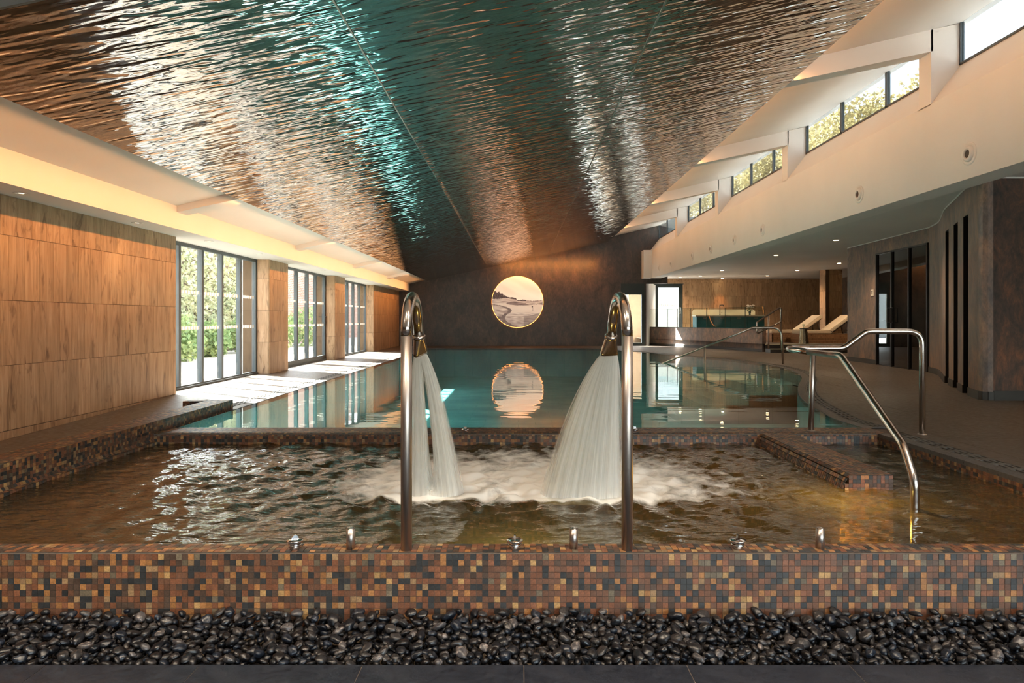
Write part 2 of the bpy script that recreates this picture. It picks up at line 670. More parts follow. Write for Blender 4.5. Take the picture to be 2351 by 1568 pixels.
# ------------------------------------------------------------------ mesh and object helpers
class MB:
    def __init__(self):
        self.v = []
        self.f = []
        self.c = []      # per face colour
        self.smooth = []

    def quad(self, a, b, c, d, col=None, sm=False):
        i = len(self.v)
        self.v += [tuple(a), tuple(b), tuple(c), tuple(d)]
        self.f.append((i, i + 1, i + 2, i + 3))
        self.c.append(col)
        self.smooth.append(sm)

    def poly(self, pts, col=None):
        i = len(self.v)
        self.v += [tuple(p) for p in pts]
        self.f.append(tuple(range(i, i + len(pts))))
        self.c.append(col)
        self.smooth.append(False)

    def box(self, x0, x1, y0, y1, z0, z1, col=None):
        i = len(self.v)
        self.v += [(x0, y0, z0), (x1, y0, z0), (x1, y1, z0), (x0, y1, z0), (x0, y0, z1), (x1, y0, z1), (x1, y1, z1), (x0, y1, z1)]
        for f in ((0, 3, 2, 1), (4, 5, 6, 7), (0, 1, 5, 4), (1, 2, 6, 5), (2, 3, 7, 6), (3, 0, 4, 7)):
            self.f.append(tuple(i + k for k in f))
            self.c.append(col)
            self.smooth.append(False)

    def obox(self, o, ux, uy, uz, col=None):
        """box from a corner and three edge vectors"""
        o, ux, uy, uz = Vector(o), Vector(ux), Vector(uy), Vector(uz)
        i = len(self.v)
        self.v += [tuple(p) for p in (o, o + ux, o + ux + uy, o + uy, o + uz, o + ux + uz, o + ux + uy + uz, o + uy + uz)]
        for f in ((0, 3, 2, 1), (4, 5, 6, 7), (0, 1, 5, 4), (1, 2, 6, 5), (2, 3, 7, 6), (3, 0, 4, 7)):
            self.f.append(tuple(i + k for k in f))
            self.c.append(col)
            self.smooth.append(False)

    def tube(self, pts, r, n=16, caps=True, rads=None):
        pts = [Vector(p) for p in pts]
        tang = []
        for i in range(len(pts)):
            a = pts[max(0, i - 1)]
            b = pts[min(len(pts) - 1, i + 1)]
            tang.append((b - a).normalized())
        ref = Vector((0, 0, 1)) if abs(tang[0].z) < 0.9 else Vector((1, 0, 0))
        nx = tang[0].cross(ref).normalized()
        base = len(self.v)
        for i, p in enumerate(pts):
            if i:
                nx = (nx - tang[i] * nx.dot(tang[i])).normalized()
            ny = tang[i].cross(nx)
            rr = rads[i] if rads else r
            for k in range(n):
                a = 2 * PI * k / n
                self.v.append(tuple(p + nx * (rr * math.cos(a)) + ny * (rr * math.sin(a))))
        for i in range(len(pts) - 1):
            for k in range(n):
                a = base + i * n + k
                b = base + i * n + (k + 1) % n
                self.f.append((a, b, b + n, a + n))
                self.c.append(None)
                self.smooth.append(True)
        if caps:
            self.f.append(tuple(base + k for k in range(n))[::-1])
            self.f.append(tuple(base + (len(pts) - 1) * n + k for k in range(n)))
            self.c += [None, None]
            self.smooth += [False, False]

    def lathe(self, prof, center=(0, 0, 0), axis='Z', n=32, caps=True):
        c = Vector(center)
        base = len(self.v)
        for r, h in prof:
            for k in range(n):
                a = 2 * PI * k / n
                x, y = r * math.cos(a), r * math.sin(a)
                if axis == 'Z':
                    p = (x, y, h)
                elif axis == 'X':
                    p = (h, x, y)
                else:
                    p = (x, h, y)
                self.v.append(tuple(c + Vector(p)))
        for i in range(len(prof) - 1):
            for k in range(n):
                a = base + i * n + k
                b = base + i * n + (k + 1) % n
                self.f.append((a, b, b + n, a + n))
                self.c.append(None)
                self.smooth.append(True)
        if caps:
            self.f.append(tuple(base + k for k in range(n))[::-1])
            self.f.append(tuple(base + (len(prof) - 1) * n + k for k in range(n)))
            self.c += [None, None]
            self.smooth += [False, False]

    def mesh(self, name, material, bevel=0, colattr=False, autosmooth=True):
        me = bpy.data.meshes.new(name)
        me.from_pydata(self.v, [], self.f)
        me.polygons.foreach_set('use_smooth', self.smooth)
        if colattr:
            at = me.color_attributes.new('tcol', 'FLOAT_COLOR', 'CORNER')
            arr = []
            for f, c in zip(self.f, self.c):
                cc = c or (0.1, 0.1, 0.1)
                arr += [cc[0], cc[1], cc[2], 1.0] * len(f)
            at.data.foreach_set('color', arr)
        if material:
            me.materials.append(material)
        me.update()
        if bevel:
            bm = bmesh.new()
            bm.from_mesh(me)
            bmesh.ops.remove_doubles(bm, verts=bm.verts, dist=1e-5)
            bmesh.ops.bevel(bm, geom=[e for e in bm.edges if len(e.link_faces) == 2 and e.calc_face_angle(0) > 0.5], offset=bevel, segments=2, affect='EDGES')
            bm.to_mesh(me)
            bm.free()
        return me

    def build(self, name, material, parent=None, **kw):
        return link(name, self.mesh(name, material, **kw), parent)


def link(name, me, parent=None, loc=None, rot=None):
    o = bpy.data.objects.new(name, me)
    C.objects.link(o)
    if parent is not None:
        o.parent = parent
    if loc is not None:
        o.location = loc
    if rot is not None:
        o.rotation_euler = rot
    return o


def tag(o, label, cat=None, group=None, kind=None):
    o['label'] = label
    if cat:
        o['category'] = cat
    if group:
        o['group'] = group
    if kind:
        o['kind'] = kind
    return o


def thing(name, label, cat, loc=(0, 0, 0), group=None, kind=None, rotz=0):
    o = link(name, None, None, loc, (0, 0, rotz))
    o.empty_display_size = 0.1
    return tag(o, label, cat, group, kind)


def smooth_path(pts, r=0.1, seg=6):
    """polyline with corners rounded to radius r"""
    pts = [Vector(p) for p in pts]
    out = [pts[0]]
    for i in range(1, len(pts) - 1):
        a, b, c = pts[i - 1], pts[i], pts[i + 1]
        d1, d2 = (a - b), (c - b)
        ang = d1.angle(d2)
        cut = min(r / max(0.05, math.tan(ang / 2)), d1.length * 0.48, d2.length * 0.48)
        p1 = b + d1.normalized() * cut
        p2 = b + d2.normalized() * cut
        for k in range(seg + 1):
            t = k / seg
            out.append(p1 * (1 - t) ** 2 + b * 2 * t * (1 - t) + p2 * t ** 2)
    out.append(pts[-1])
    return out


def catmull(pts, n=6):
    P = [Vector(p) for p in pts]
    P = [P[0] * 2 - P[1]] + P + [P[-1] * 2 - P[-2]]
    out = []
    for i in range(1, len(P) - 2):
        for k in range(n):
            t = k / n
            a, b, c, d = P[i - 1], P[i], P[i + 1], P[i + 2]
            out.append(0.5 * ((2 * b) + (c - a) * t + (2 * a - 5 * b + 4 * c - d) * t * t + (3 * b - a - 3 * c + d) * t ** 3))
    out.append(P[-2])
    return out


def W(px, py, z=0.0):
    """point on the horizontal plane at height z that projects to a pixel of the photograph"""
    y = F * (CZ - z) / (py - 735.0)
    return Vector(((px - 1190.0) * y / F, y, z))


# ------------------------------------------------------------------ pool outline
curve_px = [(1413, 803.6), (1480, 809), (1557, 816), (1640, 822), (1700, 828.6), (1748, 835), (1792, 843), (1822.5, 851.6), (1836, 860),
            (1841, 869), (1833, 884), (1833, 902), (1845.5, 919.5), (1866.5, 934), (1891, 948), (1920, 962.6), (1956, 981)]
curve = [W(a, b) for a, b in curve_px]
curve = [Vector((2.3, 23.2, 0)), ] + curve[:-1] + [Vector((3.10, 6.135, 0))]
curve = catmull(curve, 4)              # from the far side to the near side
LX = -3.07
FARY = 23.2
outline = [Vector((LX, 6.135, 0)), Vector((LX, FARY, 0))] + curve       # pool


def offset_line(pts, d):
    out = []
    for i in range(len(pts)):
        a = pts[max(0, i - 1)]
        b = pts[min(len(pts) - 1, i + 1)]
        t = (b - a).normalized()
        nrm = Vector((-t.y, t.x, 0))       # left of the travel direction
        out.append(pts[i] + nrm * d)
    return out


def clip_poly(poly, x0, x1, y0, y1):
    def clip(p, inside, inter):
        out = []
        for i in range(len(p)):
            a, b = p[i - 1], p[i]
            ia, ib = inside(a), inside(b)
            if ib:
                if not ia:
                    out.append(inter(a, b))
                out.append(b)
            elif ia:
                out.append(inter(a, b))
        return out

    def ix(x):
        return lambda a, b: (x, a[1] + (b[1] - a[1]) * (x - a[0]) / (b[0] - a[0]))

    def iy(y):
        return lambda a, b: (a[0] + (b[0] - a[0]) * (y - a[1]) / (b[1] - a[1]), y)
    p = [tuple(q[:2]) for q in poly]
    for ins, it in ((lambda q: q[0] >= x0, ix(x0)), (lambda q: q[0] <= x1, ix(x1)), (lambda q: q[1] >= y0, iy(y0)), (lambda q: q[1] <= y1, iy(y1))):
        if not p:
            return []
        p = clip(p, ins, it)
    return p


def poly_area(p):
    return 0.5 * sum(p[i - 1][0] * p[i][1] - p[i][0] * p[i - 1][1] for i in range(len(p)))


# ------------------------------------------------------------------ floor
floor = MB()
# deck base below the tiles (right side, far side)
right_poly = [(3.07, 2.5), (3.07, 5.83), (3.12, 5.83), (3.12, 6.135)] + [(p.x, p.y) for p in reversed(curve)] + [(LX, FARY), (LX, 8.9), (-5.2, 8.9), (-5.2, 25.8), (4.9, 25.8), (4.9, 31), (13.2, 31), (13.2, 2.5)]
bm = bmesh.new()
bf = bm.faces.new([bm.verts.new((x, y, -0.013)) for x, y in right_poly])
bmesh.ops.triangulate(bm, faces=[bf], ngon_method='EAR_CLIP')
for v in list(bm.verts):
    pass
me = bpy.data.meshes.new('floor')
bm.to_mesh(me)
bm.free()
me.materials.append(M['grout'])
floor_o = tag(link('floor', me), 'dark stone tiled pool deck and floor of the hall', 'floor', kind='structure')
for p_ in me.polygons:
    pass
# front floor, and the ramped deck at the left
fb = MB()
fb.box(-6, 13.2, -4.2, 2.475, -0.40, -0.2845)
fb.box(3.4, 13.2, 2.47, 2.52, -0.40, -0.013)
fb.build('floor_base', M['grout'], floor_o)
fb = MB()


def ramp_z(y):
    return 0.0 if y > 8.9 else max(-0.13, -0.025 * (8.9 - y))


ys = [2.4, 4.0, 5.0, 6.0, 7.0, 8.0, 8.9]
for a, b in zip(ys[:-1], ys[1:]):
    fb.quad((-5.2, a, ramp_z(a) - 0.013), (-3.07, a, ramp_z(a) - 0.013), (-3.07, b, ramp_z(b) - 0.013), (-5.2, b, ramp_z(b) - 0.013))
fb.build('ramp_base', M['grout'], floor_o)

CB, DR = 0.10, 0.145            # coping width, drain cover width
G = 0.0015


def floor_tile(poly, zf, th=0.012, material='deck'):
    if len(poly) < 3 or abs(poly_area(poly)) < 0.004:
        return
    if poly_area(poly) < 0:
        poly = poly[::-1]
    # drop doubled points
    q = []
    for p in poly:
        if not q or (abs(p[0] - q[-1][0]) + abs(p[1] - q[-1][1])) > 1e-4:
            q.append(p)
    if len(q) > 2 and (abs(q[0][0] - q[-1][0]) + abs(q[0][1] - q[-1][1])) < 1e-4:
        q.pop()
    if len(q) < 3:
        return
    cx = sum(p[0] for p in q) / len(q)
    cy = sum(p[1] for p in q) / len(q)
    mb = MB()
    top = [(p[0] - cx, p[1] - cy, zf(p[1])) for p in q]
    mb.poly(top)
    for i in range(len(q)):
        a, b = top[i - 1], top[i]
        mb.quad((a[0], a[1], a[2] - th), (b[0], b[1], b[2] - th), b, a)
    mb.build('floor_tile', M[material], floor_o).location = (cx, cy, random.uniform(-0.0006, 0.0006))


off_curve = offset_line(curve, CB + DR + 0.004)     # travel far -> near, left side is +x
tile_region = [(3.07 + CB + DR, 3.0), (3.07 + CB + DR, 6.0)] + [(p.x, p.y) for p in reversed(off_curve) if p.y > 6.0 and p.y < FARY + 0.2] + [(2.3, FARY + CB + DR), (2.3, 25.58), (4.85, 25.58), (4.85, 26.4), (9.7, 26.4), (9.7, 3.0)]
TW, TL = 0.6, 1.2
x = 2.3
nx_ = 0
while x < 9.7:
    y = 3.0 - (0.6 if nx_ % 2 else 0)
    while y < 26.4:
        floor_tile(clip_poly(tile_region, x + G, x + TW - G, y + G, y + TL - G), lambda yy: 0.0)
        y += TL
    x += TW
    nx_ += 1
# far strip and left deck
x = -4.72
while x < 2.3 - 0.01:
    x1 = min(x + TW, 2.3)
    if x1 > LX:
        floor_tile([(max(x, LX - 0.25) + G, FARY + CB + DR), (x1 - G, FARY + CB + DR), (x1 - G, 25.58), (max(x, LX - 0.25) + G, 25.58)], lambda yy: 0.0)
    x += TW
k = 0
for xa, xb in ((-5.0, -4.45), (-4.45, -3.85), (-3.85, LX - CB - DR - 0.003)):
    y = 3.0 - 0.3 * (k % 2)
    while y < 25.58:
        y1 = min(y + 1.2, 25.58)
        yy = max(y, 2.5)
        for u, w_ in (((yy, 8.9), (8.9, y1)) if yy < 8.9 < y1 else ((yy, y1),)):
            xr = xb
            if k == 2 and w_ < 7.6:
                xr = -3.36
            floor_tile([(xa + G, u + G), (xr - G, u + G), (xr - G, w_ - G), (xa + G, w_ - G)], ramp_z)
        y = y1
    k += 1
# front slabs
x = -2.93
slab_x = [(-2.88, -2.29), (-2.29, -1.71), (-1.71, -1.155), (-1.155, -0.565), (-0.565, 0.02), (0.02, 0.61), (0.61, 1.20), (1.20, 1.79), (1.79, 2.38), (2.38, 2.97), (2.97, 3.56), (3.56, 4.15), (4.15, 4.74), (4.74, 5.33)]
for a, b in slab_x:
    floor_tile([(a + G, 1.9), (b - G, 1.9), (b - G, 2.475), (a + G, 2.475)], lambda yy: CZ - 1.25, 0.03, 'slate')
    floor_tile([(a + G - .3, 0.7), (b - G - .3, 0.7), (b - G - .3, 1.897), (a + G - .3, 1.897)], lambda yy: CZ - 1.25, 0.03, 'slate')

# coping (smooth band) and drain covers along the pools
cop = MB()


def band(pts, d0, d1, z=0.0, th=0.05):
    a = offset_line(pts, d0)
    b = offset_line(pts, d1)
    for i in range(len(pts) - 1):
        cop.quad((a[i].x, a[i].y, z), (a[i + 1].x, a[i + 1].y, z), (b[i + 1].x, b[i + 1].y, z), (b[i].x, b[i].y, z))
        cop.quad((a[i].x, a[i].y, z - th), (a[i + 1].x, a[i + 1].y, z - th), (a[i + 1].x, a[i + 1].y, z), (a[i].x, a[i].y, z))


left_edge = [Vector((LX, 7.3, 0)), Vector((LX, FARY, 0))]
far_edge = [Vector((LX - CB, FARY, 0)), Vector((2.3, FARY, 0))]
spa_right = [Vector((3.07, 5.83, 0)), Vector((3.07, 2.9, 0))]
for line in (left_edge, far_edge, curve, spa_right):
    band(line, 0.0, CB)
M['coping'] = make_stone('coping_stone', (0.075, 0.08, 0.085), (0.10, 0.10, 0.10), (0.12, 0.11, 0.10), 0.36, 2.5)
cop.build('coping', M['coping'], floor_o)
# one drain cover: four bars along, two across, over a dark channel
dc = MB()
L_ = 0.148
for k in range(4):
    yy = k * (DR - 0.016) / 3
    dc.box(-L_ / 2, L_ / 2, yy, yy + 0.016 if k in (0, 3) else yy + 0.020, -0.010, 0.0)
for xx in (-L_ / 2, L_ / 2 - 0.026):
    dc.box(xx, xx + 0.026, 0.0, DR, -0.010, -0.0006)
dc_me = dc.mesh('drain_cover', M['grate'])
chan = MB()


def covers(pts, limit=10 ** 6):
    o = offset_line(pts, CB + 0.002)
    o2 = offset_line(pts, CB + DR)
    for i in range(len(pts) - 1):
        chan.quad((o[i].x, o[i].y, -0.012), (o[i + 1].x, o[i + 1].y, -0.012), (o2[i + 1].x, o2[i + 1].y, -0.012), (o2[i].x, o2[i].y, -0.012))
    cum = [0]
    for i in range(len(o) - 1):
        cum.append(cum[-1] + (o[i + 1] - o[i]).length)
    s = 0.08
    n = 0
    while s < cum[-1] - 0.07 and n < limit:
        i = max(j for j in range(len(cum)) if cum[j] <= s)
        i = min(i, len(o) - 2)
        t = (s - cum[i]) / max(1e-6, cum[i + 1] - cum[i])
        p = o[i].lerp(o[i + 1], t)
        d = (o[i + 1] - o[i]).normalized()
        c = link('drain_cover', dc_me, floor_o, (p.x, p.y, 0.0005), (0, 0, math.atan2(d.y, d.x)))
        s += 0.154
        n += 1


covers(spa_right)
covers(list(curve))
covers(left_edge)
chan.build('drain_channel', M['black'], floor_o)

# ------------------------------------------------------------------ pool shell and water
shell = MB()
FZ = -0.95
pts = outline
for i in range(len(pts)):
    a, b = pts[i - 1], pts[i]
    shell.quad((a.x, a.y, FZ), (b.x, b.y, FZ), (b.x, b.y, -0.003), (a.x, a.y, -0.003))
shell.quad((-3.2, 6.0, FZ), (6.0, 6.0, FZ), (6.0, 23.4, FZ), (-3.2, 23.4, FZ))
pool = shell.build('pool_basin', M['pooltile'])
tag(pool, 'teal tiled basin of the large swimming pool', 'pool', kind='structure')
# broad underwater steps seen at the handrail side
st = MB()
for k in range(4):
    st.box(3.0 + 0.42 * k, 6.0, 12.6, 16.2, FZ, -0.80 + 0.19 * k)
steps_o = st.build('pool_step', M['pooltile'], pool)
bm = bmesh.new()
wf = bm.faces.new([bm.verts.new((p.x, p.y, 0)) for p in outline])
bmesh.ops.triangulate(bm, faces=[wf], ngon_method='EAR_CLIP')
bmesh.ops.recalc_face_normals(bm, faces=bm.faces)
for f_ in bm.faces:
    if f_.normal.z < 0:
        f_.normal_flip()
me = bpy.data.meshes.new('pool_water')
bm.to_mesh(me)
bm.free()
me.materials.append(M['pool_water'])
pw = link('pool_water', me, None, (0, 0, -0.004))
tag(pw, 'calm teal water of the large pool mirroring the hall', 'water', kind='stuff')

# ------------------------------------------------------------------ mosaics
PAL = [((0.205, 0.085, 0.045), 24), ((0.145, 0.070, 0.042), 20), ((0.085, 0.055, 0.040), 18), ((0.036, 0.038, 0.040), 22),
       ((0.34, 0.16, 0.06), 12), ((0.30, 0.19, 0.10), 6), ((0.42, 0.26, 0.11), 3), ((0.16, 0.13, 0.09), 6)]
PALW = [c for c, w in PAL for _ in range(w)]


def tcol(k=1.0):
    c = random.choice(PALW)
    s = random.uniform(0.70, 1.08) * k
    return (c[0] * s, c[1] * s, c[2] * s)


P_ = 0.025      # pitch of the mosaic


def tile_on(mb, o, u, v, n, col, size=0.0234, proud=0.0022):
    """one mosaic tile: centre o, in-plane unit vectors u, v and outward normal n"""
    h = size / 2
    pr = proud + random.uniform(-0.0005, 0.0005)
    j = 0.0006
    cs = [o + u * (sx * h + random.uniform(-j, j)) + v * (sy * h + random.uniform(-j, j)) for sx, sy in ((-1, -1), (1, -1), (1, 1), (-1, 1))]
    tp = [c + n * (pr + random.uniform(-0.0003, 0.0003)) for c in cs]
    i = len(mb.v)
    mb.v += [tuple(c) for c in cs] + [tuple(c) for c in tp]
    for f in ((4, 5, 6, 7), (0, 1, 5, 4), (1, 2, 6, 5), (2, 3, 7, 6), (3, 0, 4, 7)):
        mb.f.append(tuple(i + k for k in f))
        mb.c.append(col)
        mb.smooth.append(False)


def tile_strip(mb, origin, u, prof, length, skip=None):
    """tiles laid along u over a cross-section polyline 'prof' (list of Vectors relative to origin)"""
    n_u = int(length / P_)
    segs = []
    for a, b in zip(prof[:-1], prof[1:]):
        d = b - a
        m_ = max(1, int(round(d.length / P_)))
        v = d.normalized()
        nrm = u.cross(v).normalized()
        for k in range(m_):
            segs.append((a + d * ((k + 0.5) / m_), v, nrm, d.length / m_))
    for r_, (c, v, nrm, w_) in enumerate(segs):
        for k in range(n_u):
            if skip and skip(k, r_):
                continue
            tile_on(mb, origin + u * ((k + 0.5) * P_) + c, u, v, nrm, tcol(), size=min(0.0234, w_ * 0.935))


# variants for the separately placed tiles
tile_variants = []
for k in range(40):
    mb = MB()
    tile_on(mb, Vector((0, 0, 0)), Vector((1, 0, 0)), Vector((0, 0, 1)), Vector((0, -1, 0)), tcol())
    tile_variants.append(mb.mesh('mosaic_tile', M['mosaic'], colattr=True))

# front wall
FY = 2.843
fw = thing('mosaic_wall', 'long low front wall of rust, ochre and black mosaic behind the pebbles', 'wall', (0, FY, 0))
core = MB()
core.box(-3.4, 3.4, 0.0, 0.12, -0.45, -0.004)
core.build('wall_core', M['grout'], fw)
mb = MB()
X0 = -3.4
ncols = int(6.8 / P_)
c0, c1 = int((-0.36 - X0) / P_), int((0.36 - X0) / P_)      # the middle columns as single tiles
for r_ in range(12):
    zc = -0.006 - (r_ + 0.5) * 0.0252
    for k in range(ncols):
        xc = X0 + (k + 0.5) * P_
        if c0 <= k < c1 and r_ < 10:
            link('mosaic_tile', random.choice(tile_variants), fw, (xc, 0, zc))
        else:
            tile_on(mb, Vector((xc, 0, zc)), Vector((1, 0, 0)), Vector((0, 0, 1)), Vector((0, -1, 0)), tcol())
# rounded front edge and the top
prof = [Vector((0, -0.0005, -0.006)), Vector((0, 0.006, -0.001)), Vector((0, 0.031, 0)), Vector((0, 0.056, 0)), Vector((0, 0.081, 0)), Vector((0, 0.106, 0)), Vector((0, 0.122, -0.006))]
tile_strip(mb, Vector((X0, 0, -0.001)), Vector((1, 0, 0)), prof[1:6], 6.8)
tile_strip(mb, Vector((X0, 0.122, -0.006)), Vector((1, 0, 0)), [Vector((0, 0, 0)), Vector((0, 0, -0.1))], 6.8)
o = mb.build('mosaic_tiles', M['mosaic'], fw, colattr=True)
o['kind'] = 'stuff'

# middle divider between the spa and the large pool
DY0, DY1 = 5.83, 6.135
md = thing('mosaic_divider', 'long mosaic dam between the bubbling spa and the teal pool', 'wall', (0, DY0, 0))
core = MB()
core.box(-3.17, 3.15, 0.004, DY1 - DY0, -0.95, -0.003)
core.build('divider_core', M['grout'], md)
mb = MB()
prof = [Vector((0, 0, -0.125)), Vector((0, 0, -0.025)), Vector((0, 0.010, -0.006)), Vector((0, 0.03, 0)), Vector((0, DY1 - DY0, 0))]
tile_strip(mb, Vector((-3.16, 0, 0)), Vector((1, 0, 0)), prof, 6.32)
tile_strip(mb, Vector((-3.16, DY1 - DY0, 0)), Vector((1, 0, 0)), [Vector((0, 0, 0)), Vector((0, 0, -0.075))], 6.32)
o = mb.build('mosaic_tiles', M['mosaic'], md, colattr=True)
o['kind'] = 'stuff'

# short partition running towards the camera
QX0, QX1, QY0 = 2.045, 2.335, 4.256
sp_ = thing('mosaic_partition', 'short mosaic partition reaching from the dam towards the camera by the handrail', 'wall', (0, QY0, 0))
core = MB()
core.box(QX0 + 0.03, QX1 - 0.003, 0.003, DY0 - QY0, -0.95, -0.003)
core.obox((QX0 - 0.03, 0.003, -0.95), (0.07, 0, 0), (0, DY0 - QY0, 0), (0, 0, 0.82))
core.build('partition_core', M['grout'], sp_)
mb = MB()
prof = [Vector((-0.045, 0, -0.16)), Vector((-0.018, 0, -0.085)), Vector((-0.005, 0, -0.045)), Vector((0.010, 0, -0.018)), Vector((0.035, 0, -0.002)), Vector((0.06, 0, 0)), Vector((QX1 - QX0, 0, 0))]
tile_strip(mb, Vector((QX0, DY0 - QY0, 0)), Vector((0, -1, 0)), prof, DY0 - QY0 + 0.005)
tile_strip(mb, Vector((QX1, DY0 - QY0, 0)), Vector((0, -1, 0)), [Vector((0, 0, 0)), Vector((0, 0, -0.125))], DY0 - QY0 + 0.005)
for r_ in range(12):
    for k in range(12):
        xc = QX1 - (k + 0.5) * P_
        zc = -0.001 - (r_ + 0.5) * P_
        edge = QX0 + (0.02 if r_ == 0 else 0.005 if r_ == 1 else -0.005 if r_ == 2 else -0.02 if r_ == 3 else -0.04)
        if xc < edge:
            continue
        if r_ < 4:
            link('mosaic_tile', random.choice(tile_variants), sp_, (xc, 0, zc))
        else:
            tile_on(mb, Vector((xc, 0, zc)), Vector((1, 0, 0)), Vector((0, 0, 1)), Vector((0, -1, 0)), tcol())
o = mb.build('mosaic_tiles', M['mosaic'], sp_, colattr=True)
o['kind'] = 'stuff'

# raised ledge at the left, with its L-shaped far end
LZ = 0.096
lg = thing('mosaic_ledge', 'raised mosaic ledge along the left of the spa and pool corner', 'wall', (0, 0, 0))
core = MB()
core.box(-3.362, -3.123, 2.98, 7.46, -0.95, LZ - 0.003)
core.box(-3.60, -3.362, 7.32, 7.46, -0.1, LZ - 0.003)
core.box(-3.16, -3.085, 2.98, 5.83, -0.95, -0.075)
core.build('ledge_core', M['grout'], lg)
mb = MB()
tile_strip(mb, Vector((0, 7.46, 0)), Vector((0, -1, 0)), [Vector((-3.365, 0, -0.10)), Vector((-3.365, 0, LZ)), Vector((-3.12, 0, LZ)), Vector((-3.12, 0, -0.045)), Vector((-3.105, 0, -0.066)), Vector((-3.083, 0, -0.071)), Vector((-3.08, 0, -0.17))], 7.46 - 2.98)
tile_strip(mb, Vector((-3.60, 7.32, 0)), Vector((1, 0, 0)), [Vector((0, 0, -0.05)), Vector((0, 0, LZ)), Vector((0, 0.14, LZ))], 0.24)
o = mb.build('mosaic_tiles', M['mosaic'], lg, colattr=True)
o['kind'] = 'stuff'

# spa basin below the water, and the right-hand side wall under the coping
sb = MB()
SZ = -0.95
sb.quad((-3.3, 2.9, SZ), (3.2, 2.9, SZ), (3.2, 5.9, SZ), (-3.3, 5.9, SZ))
sb.quad((-3.4, 2.966, SZ), (3.4, 2.966, SZ), (3.4, 2.966, -0.10), (-3.4, 2.966, -0.10))
sb.quad((-3.07, 5.825, SZ), (3.2, 5.825, SZ), (3.2, 5.825, -0.13), (-3.07, 5.825, -0.13))
sb.quad((3.075, 2.9, SZ), (3.075, 5.83, SZ), (3.075, 5.83, -0.02), (3.075, 2.9, -0.02))
sb.quad((-3.084, 2.9, SZ), (-3.084, 5.83, SZ), (-3.084, 5.83, -0.16), (-3.084, 2.9, -0.16))
# seat along the front and left
sb.box(-3.08, -2.6, 2.97, 5.82, SZ, -0.50)
sb.box(QX0 - 0.04, QX1 + 0.003, QY0 - 0.002, 5.82, SZ, -0.30)
spa = sb.build('spa_basin', M['submosaic'])
tag(spa, 'brown mosaic basin below the bubbling spa water', 'pool', kind='structure')
mb = MB()
tile_strip(mb, Vector((3.07, 5.83, -0.03)), Vector((0, -1, 0)), [Vector((0, 0, 0)), Vector((0, 0, -0.1))][::-1], 2.95)
for i_ in range(len(mb.f)):
    pass
o = mb.build('mosaic_tiles', M['mosaic'], spa, colattr=True)
o['kind'] = 'stuff'

# spa water: real waves, foam where the jets fall
NXg, NYg = 420, 200
xs = np.linspace(-3.12, 3.075, NXg)
ysg = np.linspace(2.955, 5.84, NYg)
GX, GY = np.meshgrid(xs, ysg)
H = np.zeros_like(GX)
for _ in range(90):
    lam = 10 ** rng.uniform(-1.15, -0.50)
    th = rng.uniform(0, 2 * PI)
    k_ = 2 * PI / lam
    H += 0.0054 * lam ** 1.05 * np.sin(k_ * (GX * math.cos(th) + GY * math.sin(th)) + rng.uniform(0, 6.28))
imp = [(-0.53, 4.16, 0.20, 0.17), (0.39, 4.14, 0.30, 0.19)]
foam = np.zeros_like(GX)
amp = np.ones_like(GX)
for cx, cy, rx, ry in imp:
    d = np.sqrt(((GX - cx) / rx) ** 2 + ((GY - cy) / ry) ** 2)
    # foam drifts away from the camera, its near edge is clean
    d2 = np.sqrt(((GX - cx) / (rx * 2.0)) ** 2 + ((GY - cy - 0.35) / (ry * 3.4)) ** 2)
    near = 1 / (1 + np.exp(-(GY - (cy - ry * 0.9)) / 0.025))
    foam = np.maximum(foam, np.clip(1.5 - 0.55 * d, 0, 1) * near)
    foam = np.maximum(foam, np.clip(0.95 - 0.42 * d2, 0, 0.72) * near)
    amp += 1.0 * np.exp(-(d / 2.2) ** 2)
    H += 0.010 * np.exp(-(d / 1.0) ** 2) + 0.004 * np.exp(-(d / 2.0) ** 2) * np.cos(d * 4.0)
mid = np.exp(-((GX + 0.05) / 0.34) ** 2) * np.clip((GY - 4.35) / 0.25, 0, 1) * np.clip((5.9 - GY) / 0.5, 0, 1)
foam = np.maximum(foam, 0.50 * mid)
H *= amp
for cx, cy, rx, ry in imp:
    pass
H *= np.clip(0.45 + (GY - 3.1) * 0.7, 0.45, 1)
quiet = np.clip((GX + 3.2) / 1.2, 0.35, 1) * np.clip((3.6 - GX) / 1.4, 0.35, 1)
H *= quiet
verts = np.stack([GX, GY, H], -1).reshape(-1, 3)
idx = np.arange(NXg * NYg).reshape(NYg, NXg)
faces = np.stack([idx[:-1, :-1], idx[:-1, 1:], idx[1:, 1:], idx[1:, :-1]], -1).reshape(-1, 4)
me = bpy.data.meshes.new('spa_water')
me.from_pydata(verts.tolist(), [], faces.tolist())
me.polygons.foreach_set('use_smooth', [True] * len(me.polygons))
at = me.attributes.new('foam', 'FLOAT', 'POINT')
at.data.foreach_set('value', foam.reshape(-1).astype(np.float32))
me.materials.append(M['spa_water'])
sw = link('spa_water', me, None, (0, 0, -0.09))
tag(sw, 'choppy brown spa water with white foam under the two jets', 'water', kind='stuff')

# ------------------------------------------------------------------ room shell
RZ = lambda x: CZ + rdz(x)
ZS = 2.057         # soffit over the windows
ceil = MB()
